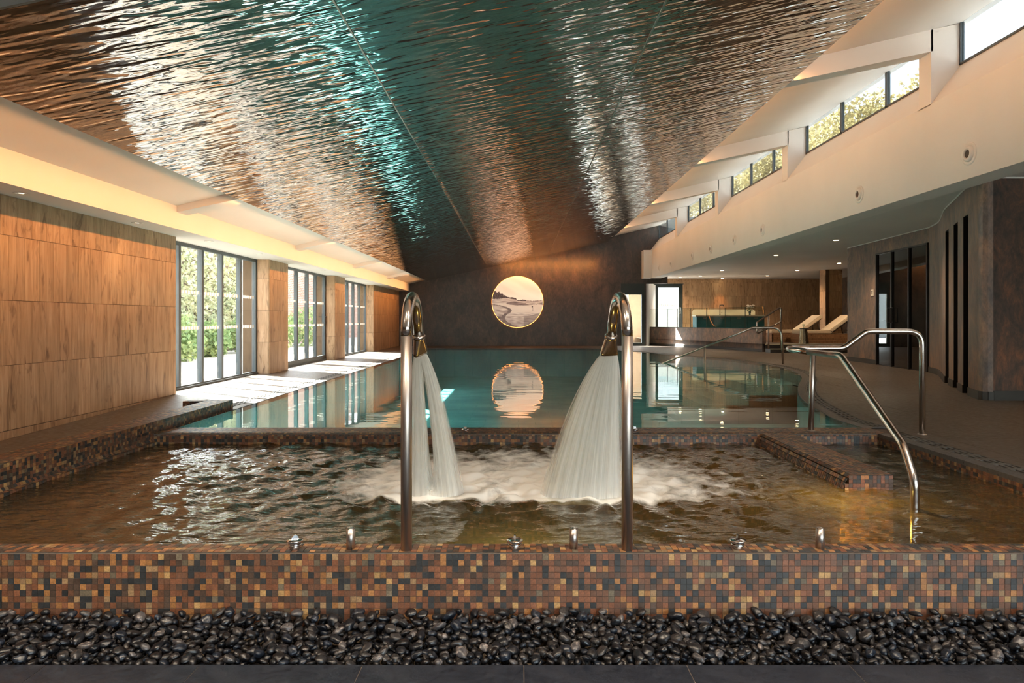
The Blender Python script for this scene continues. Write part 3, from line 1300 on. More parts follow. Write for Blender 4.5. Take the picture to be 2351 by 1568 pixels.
# pitched roof slab
xa, xb = -5.0, 5.42
ya, yb = -4.0, 25.8
ceil.poly([(xa, ya, RZ(xa)), (xa, yb, RZ(xa)), (xb, yb, RZ(xb)), (xb, ya, RZ(xb))])
ceil.poly([(xa, ya, RZ(xa) + 0.2), (xb, ya, RZ(xb) + 0.2), (xb, yb, RZ(xb) + 0.2), (xa, yb, RZ(xa) + 0.2)])
ceil.quad((xb, ya, RZ(xb)), (xb, yb, RZ(xb)), (xb, yb, RZ(xb) + 0.2), (xb, ya, RZ(xb) + 0.2))
ceil.quad((xa, ya, RZ(xa)), (xa, ya, RZ(xa) + .2), (xa, yb, RZ(xa) + 0.2), (xa, yb, RZ(xa)))
ce = ceil.build('ceiling', M['plaster'])
tag(ce, 'white pitched ceiling above the rippled metal panels', 'ceiling', kind='structure')
# bulkhead over the left windows
b = MB()
b.box(-4.95, -4.08, -4.0, 25.62, ZS, RZ(-4.08) + 0.002)
lb = b.build('trim_left', M['plaster'])
tag(lb, 'peach lit bulkhead above the left windows', 'bulkhead', kind='structure')
# beams
beam_y = [-0.55, 3.8, 8.15, 12.5, 16.85, 21.2]
names_ = ['behind the camera', 'nearest the camera, just out of view above', 'nearest of the cross beams in view', 'second cross beam in view from the camera', 'third cross beam in view from the camera', 'cross beam in view nearest the dark end wall']
for y_, nm in zip(beam_y, names_):
    bb = MB()
    xl, xr = -4.09, 4.95
    zl, zr = CZ + 1.287, CZ + 3.212
    i = len(bb.v)
    bb.v += [(xl, y_, zl), (xr, y_, zr), (xr, y_ + 0.25, zr), (xl, y_ + 0.25, zl), (xl, y_, RZ(xl) + .01), (xr, y_, RZ(xr) + .01), (xr, y_ + 0.25, RZ(xr) + .01), (xl, y_ + 0.25, RZ(xl) + .01)]
    for f in ((0, 3, 2, 1), (4, 5, 6, 7), (0, 1, 5, 4), (1, 2, 6, 5), (2, 3, 7, 6), (3, 0, 4, 7)):
        bb.f.append(f)
        bb.c.append(None)
        bb.smooth.append(False)
    o = bb.build('ceiling_beam', M['plaster'])
    tag(o, 'white plastered ceiling beam, ' + nm, 'beam', 'cross beams under the roof')
# right bulkhead, its sloped sills and the piers between the clerestory windows
BX, BB, BT = 4.93, CZ + 1.55, CZ + 2.583
WX, WB, WTOP = 5.28, CZ + 3.043, CZ + 3.55
rb = MB()
rb.box(BX, WX, -4.0, 25.3, BB, BB + 0.30)
rb.poly([(BX, -4.0, BB + .3), (BX, 25.3, BB + .3), (BX, 25.3, BT), (BX, -4.0, BT)][::-1])
rb.poly([(BX, -4.0, BT), (BX, 25.6, BT), (WX, 25.6, WB), (WX, -4.0, WB)][::-1])
rb.poly([(WX + .02, -4.0, 2.6), (WX + .02, 25.6, 2.6), (WX + .02, 25.6, WB), (WX + .02, -4.0, WB)])
rb.box(4.62, BX, 25.16, 25.62, BB, BT)
rbo = rb.build('trim_right', M['plaster'])
tag(rbo, 'long peach bulkhead with round air nozzles below the clerestory windows', 'bulkhead', kind='structure')
for y_ in beam_y:
    pb = MB()
    zt0, zt1 = RZ(BX), RZ(WX)
    pts8 = [(BX, y_, BT - 0.01), (WX + .03, y_, WB - 0.01), (WX + .03, y_ + .25, WB - 0.01), (BX, y_ + .25, BT - 0.01), (BX, y_, zt0), (WX + .03, y_, zt1), (WX + .03, y_ + .25, zt1), (BX, y_ + .25, zt0)]
    i = len(pb.v)
    pb.v += pts8
    for f in ((0, 3, 2, 1), (4, 5, 6, 7), (0, 1, 5, 4), (1, 2, 6, 5), (2, 3, 7, 6), (3, 0, 4, 7)):
        pb.f.append(f)
        pb.c.append(None)
        pb.smooth.append(False)
    pb.build('pier', M['plaster'], rbo)

# clerestory windows
wi = 1
for a, b_ in zip(beam_y, beam_y[1:] + [25.6]):
    y0, y1 = a + 0.25, b_
    win = thing('window_%d' % (10 + wi), 'clerestory window bay high above the right bulkhead, bay %s from the camera' % ['behind', 'behind and above', 'first', 'second', 'third', 'fourth'][wi - 1], 'window', (WX, y0, WB), kind='structure')
    wi += 1
    n_p = 3
    fr = MB()
    w_ = (y1 - y0) / n_p
    for k in range(n_p + 1):
        yy = k * w_
        fr.box(-0.02, 0.03, max(0, yy - 0.028), min(y1 - y0, yy + 0.028), 0, WTOP - WB)
    fr.box(-0.02, 0.03, 0, y1 - y0, 0.0, 0.022)
    fr.build('window_frame', M['frame'], win)
    for k in range(n_p):
        g = MB()
        g.box(0.0, 0.008, k * w_ + 0.028, (k + 1) * w_ - 0.028, 0.022, WTOP - WB + 0.02)
        g.build('pane', M['glass_dimmed'], win)

# side walls --------------------------------------------------------------------
wood_me = MB()
wood_me.box(-0.5, 0.5, -0.012, 0, -0.5, 0.5)
# unit panels: made at true size so grain stays true
PWW, PWH = 0.19, 0.57
pm = MB()
pm.box(-(PWW - 0.003) / 2, (PWW - 0.003) / 2, -0.010, 0.0, -(PWH - 0.004) / 2, (PWH - 0.004) / 2)
panel_mesh = pm.mesh('wood_panel', M['wood'])


def wood_face(parent, p0, p1, z0, z1, row_z=0.0, stagger=0.0, width=PWW, rows_h=PWH):
    """oak-look tiles on the vertical face from p0 to p1 (the face looks to the right-hand side of travel)"""
    p0, p1 = Vector(p0), Vector(p1)
    d = (p1 - p0)
    L = d.length
    d.normalize()
    ang = math.atan2(d.y, d.x)
    r = 0
    z = row_z
    while z < z1 - 0.01:
        za, zb = max(z, z0), min(z + rows_h, z1)
        if zb - za > 0.02:
            s = -stagger if r % 2 else 0.0
            s -= 0.0
            while s < L - 0.004:
                a, b = max(s, 0), min(s + width, L)
                if b - a > 0.012:
                    c = p0 + d * ((a + b) / 2)
                    o = link('wood_panel', panel_mesh, parent, (c.x, c.y, (za + zb) / 2), (0, 0, ang))
                    o.scale = ((b - a - 0.003) / (PWW - 0.003), 1 + random.uniform(-0.06, 0.06), (zb - za - 0.004) / (PWH - 0.004))
                s += width
        z += rows_h
        r += 1


WLX = -4.48
WNX = -4.72
wl_ = MB()
wl_.box(-4.95, WLX - 0.0, -4.0, 8.91, -0.4, ZS + 0.01)
walll = wl_.build('wall_left', M['wood_back'])
tag(walll, 'oak-look tiled wall at the left, in front of the windows', 'wall', kind='structure')
wood_face(walll, (WLX, 2.0, 0), (WLX, 8.91, 0), 0.0, ZS, 0.0, 0.095)
# these panels must face +x: their front is local -y -> travel along +y puts -y local at +x
sk = MB()
sk.box(WLX, WLX + 0.008, 2.0, 8.91, -0.2, -0.004)
sk.build('skirting_tile', M['wood_back'], walll).data.materials[0] = M['wood']
wl2 = MB()
wl2.box(-4.95, WLX, 21.08, 25.62, -0.3, ZS + 0.01)
w2 = wl2.build('wall_left_far', M['wood_back'])
tag(w2, 'oak-look tiled wall between the last window and the dark end wall', 'wall', kind='structure')
wood_face(w2, (WLX, 21.08, 0), (WLX, 25.6, 0), 0.0, ZS, 0.0, 0.095)
wood_face(w2, (-4.70, 21.08, 0), (WLX, 21.08, 0), 0.0, ZS, 0.0, 0.0, 0.22)
for (ca, cb_, lab) in ((12.27, 13.25, 'oak-clad pillar between the first and second windows'), (16.66, 17.6, 'oak-clad pillar between the second and third windows')):
    cm = MB()
    cm.box(-4.95, WLX, ca, cb_, -0.3, ZS + 0.01)
    pil = cm.build('wall_pillar', M['wood_back'])
    tag(pil, lab, 'pillar', kind='structure')
    wood_face(pil, (WLX, ca, 0), (WLX, cb_, 0), 0.0, ZS, 0.0, 0.0, (cb_ - ca) / 5)
    wood_face(pil, (-4.69, ca, 0), (WLX, ca, 0), 0.0, ZS, 0.0, 0.0, 0.21)

# tall left windows
dot = MB()


def big_window(name, label, ylist, heavy=False, handle=None):
    y0, y1 = ylist[0], ylist[-1]
    win = thing(name, label, 'window', (WNX, y0, 0), kind='structure')
    fr = MB()
    top = ZS - 0.0
    t_ = 0.055
    for k, yy in enumerate(ylist):
        w_ = 0.032 if not heavy else 0.04
        fr.box(-0.04, 0.02, yy - y0 - w_, yy - y0 + w_, 0, top)
        fr.box(-0.06, -0.04, yy - y0 - w_ * 0.4, yy - y0 + w_ * 0.4, 0, top)
    fr.box(-0.045, 0.022, 0, y1 - y0, 0, 0.05 if not heavy else 0.12)
    fr.box(-0.045, 0.022, 0, y1 - y0, top - 0.05, top)
    fr.box(-0.045, 0.05, 0, y1 - y0, 0, 0.03)
    fr.build('window_frame', M['frame'], win)
    for a, b in zip(ylist[:-1], ylist[1:]):
        g = MB()
        g.box(-0.012, -0.004, a - y0 + 0.03, b - y0 - 0.03, 0.05, top - 0.05)
        g.build('pane', M['glass'], win)
        d_ = MB()
        for zz in (0.854, 1.37):
            n_ = int((b - a - 0.08) / 0.085)
            for k in range(n_):
                yy = a - y0 + 0.05 + (k + 0.5) * (b - a - 0.1) / n_
                d_.box(-0.0035, -0.0015, yy - 0.021, yy + 0.021, zz - 0.024, zz + 0.024)
        dd = d_.build('safety_dots', M['white'], win)
        dd['kind'] = 'stuff'
    if handle:
        h = MB()
        h.box(0.02, 0.035, handle - y0 - 0.02, handle - y0 + 0.02, 0.92, 1.12)
        h.tube([(0.035, handle - y0, 1.05), (0.075, handle - y0, 1.05), (0.075, handle - y0 - 0.12, 1.05)], 0.009, 8)
        h.build('handle', M['black'], win)
    return win


big_window('window_1', 'tall glazed screen nearest the camera in the left wall', [8.75, 9.48, 10.17, 10.85, 11.57, 12.25])
big_window('window_2', 'folding glass doors between the two oak pillars', [13.26, 13.85, 14.54, 15.27, 15.90, 16.62], True, 16.57)
big_window('window_3', 'far glazed screen of the left wall, before the end wall', [17.62, 18.2, 18.87, 19.55, 20.26, 21.06])

# far end wall with its door
FWY = 25.6
f_ = MB()
f_.box(-4.95, 3.84, FWY, FWY + 0.2, -0.3, 5.2)
f_.box(3.84, 4.80, FWY, FWY + 0.2, 2.335, 5.2)
f_.box(4.80, 5.6, FWY, FWY + 0.2, 2.335, 5.2)
f_.box(4.73, 4.80, FWY, FWY + 0.2, 0, 2.335)
wf = f_.build('wall_far', M['bronze'])
tag(wf, 'dark bronze plaster end wall carrying the round picture', 'wall', kind='structure')
d1 = thing('door_1', 'black framed glass door in the dark end wall', 'door', (3.84, FWY, 0), kind='structure')
fr = MB()
fr.box(0, 0.89, -0.02, 0.08, 1.92, 2.335)
fr.box(0, 0.08, -0.02, 0.08, 0, 1.92)
fr.box(0.78, 0.89, -0.02, 0.08, 0, 1.92)
fr.box(0.08, 0.78, -0.02, 0.08, 0, 0.12)
fr.build('door_frame', M['darkframe'], d1)
g = MB()
g.box(0.08, 0.78, 0.02, 0.03, 0.12, 1.92)
g.build('pane', M['glass'], d1)
h = MB()
h.tube([(0.14, -0.02, 0.95), (0.14, -0.07, 0.95), (0.24, -0.07, 0.95)], 0.01, 8)
h.build('door_handle', M['black'], d1)

# lounge back wall
LY = 28.5
LCZ = CZ + 1.73
lw = MB()
lw.box(4.6, 5.69, LY, LY + 0.2, -0.1, LCZ + 0.1)
lw.box(5.69, 6.86, LY, LY + 0.2, 2.48, LCZ + 0.1)
lw.box(6.86, 13.2, LY, LY + 0.2, -0.1, LCZ + 0.1)
lwo = lw.build('wall_lounge', M['wood_back'])
tag(lwo, 'oak-look tiled back wall of the lounge', 'wall', kind='structure')
wood_face(lwo, (6.86, LY, 0), (13.1, LY, 0), 0.244, LCZ, 0.244, 0.095)
wood_face(lwo, (5.3, LY, 0), (6.86, LY, 0), 2.48, LCZ, 2.48, 0.095)
d2 = thing('door_2', 'teal-black framed glass door in the lounge back wall', 'door', (5.69, LY - 0.02, 0.24), kind='structure')
fr = MB()
for a, b, z0, z1 in ((0, .14, 0, 2.24), (1.01, 1.17, 0, 2.24), (.14, 1.01, 2.09, 2.24), (.14, 1.01, 0, .1)):
    fr.box(a, b, 0, 0.08, z0, z1)
fr.box(-0.03, 1.2, -0.03, 0.0, 2.22, 2.25)
fr.build('door_frame', M['darkframe'], d2)
g = MB()
g.box(.14, 1.01, 0.03, 0.038, .1, 2.09)
g.build('pane', M['glass'], d2)
dm = MB()
for k in range(9):
    xx = 0.20 + k * 0.088
    dm.lathe([(0.022, 0), (0.022, 0.002)], (xx, 0.026, 1.36), 'Y', 10)
dd = dm.build('safety_dots', M['white'], d2)
dd['kind'] = 'stuff'
h = MB()
h.tube([(1.06, 0, 1.0), (1.06, -0.05, 1.0), (1.06, -0.05, 1.25), (1.06, 0, 1.25)], 0.012, 8)
h.build('door_handle', M['steel'], d2)
ww = MB()
ww.obox((4.82, 25.78, 0.0), (0.80, 2.70, 0), (0.1, -0.03, 0), (0, 0, 2.42))
wwo = ww.build('wall_lounge_side', M['white'])
tag(wwo, 'bright white side wall between the end wall and the lounge door', 'wall', kind='structure')

# lounge ceiling
lc = MB()
lc.box(WX - 0.16, 13.2, -4.0, LY + 0.1, LCZ, LCZ + 0.15)
lco = lc.build('ceiling_lounge', M['ceil_plaster'])
tag(lco, 'low grey-white ceiling of the lounge with downlights', 'ceiling', kind='structure')
# outer walls out of sight
ow = MB()
ow.box(13.2, 13.4, -4.0, LY + .2, -0.4, LCZ + 0.15)
o = ow.build('wall_right', M['stone'])
tag(o, 'outer right wall of the hall, out of view', 'wall', kind='structure')
ow = MB()
ow.box(-5.0, 0.5, -4.2, -4.0, -0.4, 5.2)
ow.box(0.5, 9.0, -4.2, -4.0, 2.4, 5.2)
ow.box(9.0, 13.4, -4.2, -4.0, -0.4, 5.2)
bwin = thing('window_4', 'glazed screen behind the camera', 'window', (0.5, -4.1, -0.3), kind='structure')
for k in range(8):
    g_ = MB()
    g_.box(k * 8.5 / 8, k * 8.5 / 8 + 0.06, -0.03, 0.03, 0, 2.7)
    g_.build('mullion', M['frame'], bwin)
    g_ = MB()
    g_.box(k * 8.5 / 8 + 0.06, (k + 1) * 8.5 / 8, -0.004, 0.004, 0, 2.7)
    g_.build('pane', M['glass'], bwin)
o = ow.build('wall_back', M['plaster'])
tag(o, 'plain wall behind the camera', 'wall', kind='structure')

# stone volume at the right --------------------------------------------------------
WZ = LCZ
sv = MB()


def wseg(mb, a, b, z0, z1, th=0.0):
    mb.quad((a[0], a[1], z0), (b[0], b[1], z0), (b[0], b[1], z1), (a[0], a[1], z1))


DA, DB = Vector((7.80, 14.85, 0)), Vector((7.62, 12.67, 0))
wallc = catmull([Vector((7.62, 12.67, 0)), Vector((7.38, 12.0, 0)), Vector((6.98, 11.25, 0)), Vector((6.62, 10.6, 0)), Vector((6.25, 9.8, 0)), Vector((5.9, 9.05, 0)), Vector((5.68, 8.5, 0)), Vector((5.615, 8.32, 0))], 6)


def at_px(px):
    for a, b in zip(wallc[:-1], wallc[1:]):
        pa, pb = 1190 + F * a.x / a.y, 1190 + F * b.x / b.y
        if min(pa, pb) <= px <= max(pa, pb):
            return a.lerp(b, (px - pa) / (pb - pa))


slots = [(at_px(2170.5), at_px(2178)), (at_px(2189.5), at_px(2199)), (at_px(2211.5), at_px(2223))]
left_part = [Vector((7.86, 16.3, 0)), DA]
wseg(sv, (10.8, 16.5), left_part[0], -0.1, WZ)
wseg(sv, left_part[0], DA, -0.1, WZ)
wseg(sv, DA, DB, CZ + 1.443, WZ)
# curved part, cut by the slots
ylim = lambda a, b: (max(a.y, b.y), min(a.y, b.y))
line = list(wallc)
for s0, s1 in slots:
    line += [s0, s1]
line = sorted(line, key=lambda p: -p.y)
for a, b in zip(line[:-1], line[1:]):
    if (a - b).length < 1e-5:
        continue
    mid_y = (a.y + b.y) / 2
    inside = any(s1.y < mid_y < s0.y for s0, s1 in slots)
    wseg(sv, a, b, 2.33 if inside else 0.0, WZ)
# rounded corner then the face towards the camera
cr = [Vector((5.615, 8.32, 0)), Vector((5.62, 8.26, 0)), Vector((5.66, 8.225, 0)), Vector((5.72, 8.22, 0))]
for a, b in zip(cr[:-1], cr[1:]):
    wseg(sv, a, b, 0, WZ)
svo = sv.build('wall_stone', M['stone'])
tag(svo, 'curved stone-plaster wall with glass door and three tall slots', 'wall', kind='structure')
fsv = MB()
wseg(fsv, Vector((5.72, 8.22, 0)), Vector((13.2, 8.22, 0)), 0, WZ)
fo = fsv.build('wall_stone_front', M['rust'])
tag(fo, 'rust-brown plaster face turned to the camera at the right edge', 'wall', kind='structure')
# slots: recess boxes
sl = MB()
for s0, s1 in slots:
    t_ = (s1 - s0).normalized()
    nin = Vector((-t_.y, t_.x, 0))
    if nin.x < 0:
        nin = -nin
    for a, b in ((s0, s0 + nin * 0.25), (s0 + nin * 0.25, s1 + nin * 0.25), (s1 + nin * 0.25, s1)):
        sl.quad((a.x, a.y, 0), (b.x, b.y, 0), (b.x, b.y, 2.33), (a.x, a.y, 2.33))
    sl.quad((s0.x, s0.y, 2.33), (s1.x, s1.y, 2.33), (s1.x + nin.x * .25, s1.y + nin.y * .25, 2.33), (s0.x + nin.x * .25, s0.y + nin.y * .25, 2.33))
sl.build('slot', M['black'], svo)
# skirting and top trim
skb = MB()
tt = MB()


def strip(mb, a, b, z0, z1, out):
    t_ = (b - a).normalized()
    n_ = Vector((t_.y, -t_.x, 0))
    if n_.x > 0 and abs(n_.x) > 0.2:
        n_ = -n_
    if n_.y > 0.9:
        n_ = -n_
    mb.obox((a.x, a.y, z0), b - a, n_ * out, (0, 0, z1 - z0))


for a, b in zip(line[:-1], line[1:]):
    if (a - b).length < 1e-5:
        continue
    mid_y = (a.y + b.y) / 2
    if not any(s1.y < mid_y < s0.y for s0, s1 in slots):
        strip(skb, a, b, 0, 0.105, 0.012)
    strip(tt, a, b, WZ - 0.022, WZ - 0.004, 0.008)
for a, b in zip(cr[:-1], cr[1:]):
    strip(skb, a, b, 0, 0.105, 0.012)
    strip(tt, a, b, WZ - 0.022, WZ - 0.004, 0.008)
strip(skb, left_part[0], DA, 0, 0.105, 0.012)
strip(tt, left_part[0], DB, WZ - 0.022, WZ - 0.004, 0.008)
skb.box(5.72, 13.2, 8.205, 8.22, 0, 0.115)
tt.box(5.72, 13.2, 8.212, 8.22, WZ - 0.022, WZ - 0.004)
skb.build('skirting', M['skirt'], svo)
tt.build('top_trim', M['plaster'], svo)
# glass door in the stone wall
dd_ = (DB - DA)
dl = dd_.length
ang = math.atan2(dd_.y, dd_.x)
d3 = thing('door_3', 'black framed smoked glass door in the curved stone wall', 'door', (DA.x, DA.y, 0), kind='structure', rotz=ang)
fr = MB()
ztop = CZ + 1.443
for k in range(4):
    xx = k * dl / 3
    w_ = 0.045
    fr.box(max(0, xx - w_ / 2) if k < 3 else dl - w_, min(dl, xx + w_ / 2) if k else w_, -0.03, 0.04, 0, ztop)
fr.box(0, dl, -0.03, 0.04, ztop - 0.03, ztop)
fr.box(0, dl, -0.01, 0.04, 0, 0.015)
fr.build('door_frame', M['black'], d3)
for k in range(3):
    g = MB()
    g.box(k * dl / 3 + 0.022, (k + 1) * dl / 3 - 0.022, 0.0, 0.01, 0.015, ztop - 0.03)
    g.build('pane', M['glass_dark'], d3)
h = MB()
xx = dl / 3
for dx in (-0.075, 0.075):
    h.tube(smooth_path([(xx + dx, -0.02, 0.92), (xx + dx, -0.07, 0.92), (xx + dx, -0.07, 1.22), (xx + dx, -0.02, 1.22)], 0.01, 3), 0.011, 8)
h.build('door_handle', M['black'], d3)
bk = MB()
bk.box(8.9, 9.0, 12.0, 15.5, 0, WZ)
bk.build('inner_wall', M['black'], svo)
# sign plate
sgn = thing('wall_sign', 'small cream sign plate on the stone wall left of the glass door', 'sign', (7.795, 15.02, 1.57))
sp2 = MB()
sp2.box(-0.012, 0.0, -0.055, 0.055, -0.07, 0.07)
sp2.build('plate', M['signplate'], sgn)
sp2 = MB()
for zz in (0.022, -0.028):
    sp2.box(-0.0135, -0.012, -0.026, 0.026, zz - 0.011, zz + 0.011)
    sp2.box(-0.0135, -0.012, -0.014, 0.014, zz + 0.015, zz + 0.02)
sp2.build('print', M['black'], sgn)
sgn.rotation_euler = (0, 0, 0.05)

sk_ = MB()  # unseen pale skin, added to brighten the garden pillar and windows
for a_, b_ in ((-4.0, 8.75), (12.27, 13.25), (16.66, 17.6), (21.08, 25.8)):
    sk_.box(-4.975, -4.955, a_, b_, -0.1, 2.3)
sk_.box(-4.975, -4.955, -4.0, 25.8, ZS + 0.02, 2.3)
o = sk_.build('wall_bounce_skin', M['white'])
tag(o, 'unseen white skin added outside the hall to bounce light into the garden', 'wall', kind='structure')

# ------------------------------------------------------------------ metal ceiling panels
mc = thing('ceiling_metal', 'suspended ceiling of rippled mirror steel sheets over the pools', 'ceiling', (0, 0, 0), kind='structure')
sx = [PX0, -1.105, 1.103, PX1]
sy = [PY0, 4.84, 7.1, 9.36, 11.62, 13.88, 16.14, 18.4, 20.66, 22.92, PY1]
for i in range(3):
    for j in range(len(sy) - 1):
        a, b = sx[i] + 0.004, sx[i + 1] - 0.004
        y0, y1 = sy[j] + 0.002, sy[j + 1] - 0.002
        z0, z1 = CZ + pdz(a), CZ + pdz(b)
        q = MB()
        # slightly dished sheets
        pts8 = [(a, y0, z0), (b, y0, z1), (b, y1, z1), (a, y1, z0)]
        q.v += pts8 + [(p[0], p[1], p[2] + 0.012) for p in pts8]
        for f in ((0, 3, 2, 1), (4, 5, 6, 7), (0, 1, 5, 4), (1, 2, 6, 5), (2, 3, 7, 6), (3, 0, 4, 7)):
            q.f.append(f)
            q.c.append(None)
            q.smooth.append(False)
        q.build('steel_sheet', M['ripple'], mc)

for x_, nm in ((-1.105, 'left'), (1.103, 'right')):
    q = MB()
    z_ = CZ + pdz(x_)
    q.box(x_ - 0.006, x_ + 0.006, PY0, PY1, z_ - 0.006, z_ + 0.01)
    q.build('joint_strip', M['steel_pol'], mc)

# ------------------------------------------------------------------ round picture
art = thing('round_picture', 'round sepia landscape picture with orange halo on the dark end wall', 'picture', (-0.03, FWY, CZ + 0.685))
R_ = 0.955
NR, NA = 90, 240


def h2(x, y, s=1.0):
    return noise.noise(Vector((x * s, y * s, 3.1)))


def lerp3(a, b, t):
    t = max(0, min(1, t))
    return tuple(a[i] * (1 - t) + b[i] * t for i in range(3))


def interp(x, pts):
    if x <= pts[0][0]:
        return pts[0][1]
    for (a, va), (b, vb) in zip(pts[:-1], pts[1:]):
        if x <= b:
            return va + (vb - va) * (x - a) / (b - a)
    return pts[-1][1]


SKY, LIGHT, MIDT, DARK, VD = (0.62, 0.49, 0.38), (0.50, 0.40, 0.31), (0.26, 0.19, 0.16), (0.10, 0.07, 0.062), (0.04, 0.03, 0.03)


def art_col(u, v):
    if v > interp(u, [(-1, 0.46), (-0.87, 0.43), (-0.8, 0.36), (-0.72, 0.41), (-0.66, 0.31), (-0.6, 0.35), (-0.55, 0.25), (-0.5, 0.27), (-0.4, 0.2), (-0.3, 0.17), (-0.2, 0.18), (-0.12, 0.15), (-0.07, 0.16), (-0.03, 0.08), (0.1, 0.07), (0.2, 0.09), (0.3, 0.085), (0.36, 0.05), (0.6, 0.04), (1, 0.055)]) + 0.02 * h2(u, v, 45):
        c = lerp3(SKY, (0.70, 0.58, 0.46), 0.5 + 0.9 * h2(u * 0.6, v * 2.0 + u, 2.2))
        return lerp3(c, (0.74, 0.64, 0.52), 0.5 - v)
    tb = interp(u, [(-1, 0.11), (-0.6, 0.13), (-0.5, 0.16), (-0.2, 0.11), (-0.05, 0.09), (0, 0.035), (0.4, 0.03), (0.7, 0.02), (1, 0.03)])
    if v > tb:
        return lerp3(VD, DARK, 0.5 + h2(u, v, 22))
    # creek edge
    ce = interp(v, [(-1.0, 0.0), (-0.93, -0.12), (-0.8, -0.38), (-0.7, -0.48), (-0.6, -0.5), (-0.5, -0.42), (-0.4, -0.25), (-0.33, -0.22), (-0.27, -0.27), (-0.2, -0.42), (-0.15, -0.62), (-0.10, -0.85), (-0.07, -1.05)])
    st = h2(u * 1.2, v * 7, 4.0)
    if u < ce and v < -0.07:
        dist = ce - u
        if dist < 0.10 + 0.05 * (1 + st):
            return lerp3(DARK, MIDT, 0.3 + 0.5 * st)
        return lerp3(MIDT, LIGHT if v > -0.55 else DARK, 0.42 + 0.9 * h2(u * 1.5 + v, v * 4, 3.0))
    # bunker
    if ((u + 0.02) / 0.42) ** 2 + ((v + 0.075 + 0.05 * u) / 0.062) ** 2 < 1 + 0.3 * st:
        return lerp3(DARK, MIDT, 0.45 + st)
    if v > -0.16 and abs(v + 0.09 + 0.02 * math.sin(u * 6)) < 0.03 and u > 0.2:
        return lerp3(DARK, LIGHT, 0.35 + st)
    if v > -0.05:
        return lerp3(MIDT, LIGHT, 0.55 + 1.2 * h2(u * 1.5, v * 14, 3.0))
    if v > -0.34 and u > 0.82 - 2.2 * (v + 0.34):
        pass
    if abs(u - 0.60) < 0.006 and -0.38 < v < -0.17:
        return DARK
    if 0.55 < u < 0.60 and -0.215 < v < -0.165:
        return VD
    c = lerp3(LIGHT, (0.54, 0.44, 0.35), 0.5 + h2(u, v * 3, 2.0))
    if v < -0.42:
        c = lerp3(c, MIDT, 0.25 + min(0.75, (-0.42 - v) * 1.3) + 0.8 * h2(u * 1.6, v * 9, 3.0))
    if v < -0.45 - 0.25 * (0.8 - u) and u > 0.25:
        c = lerp3(c, DARK, 0.5)
    return c


q = MB()
vs = [(0, -0.05, 0)]
for i in range(1, NR + 1):
    r = R_ * i / NR
    for k in range(NA):
        a = 2 * PI * k / NA
        vs.append((r * math.cos(a), -0.05, r * math.sin(a)))
fs = [(0, 1 + (k + 1) % NA, 1 + k) for k in range(NA)]
for i in range(NR - 1):
    for k in range(NA):
        a = 1 + i * NA + k
        b = 1 + i * NA + (k + 1) % NA
        fs.append((a, b, b + NA, a + NA))
me = bpy.data.meshes.new('print_disc')
me.from_pydata(vs, [], fs)
ca = me.color_attributes.new('tcol', 'FLOAT_COLOR', 'POINT')
cols = []
for v_ in vs:
    c = art_col(v_[0] / R_, v_[2] / R_)
    cols += [max(0, c[0]), max(0, c[1]), max(0, c[2]), 1]
ca.data.foreach_set('color', cols)
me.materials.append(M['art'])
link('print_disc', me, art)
q = MB()
q.lathe([(R_, -0.050), (R_ + 0.002, -0.048), (R_ + 0.002, -0.03)], (0, 0, 0), 'Y', 96, caps=False)
q.build('disc_rim', M['cream'], art)
q = MB()
q.lathe([(R_ - 0.03, -0.030), (R_ + 0.010, -0.026), (R_ + 0.010, -0.012), (R_ - 0.03, -0.010)], (0, 0, 0), 'Y', 96, caps=False)
q.build('halo_strip', M['halo'], art)

# ------------------------------------------------------------------ spout pipes and jets
PR = 0.0237


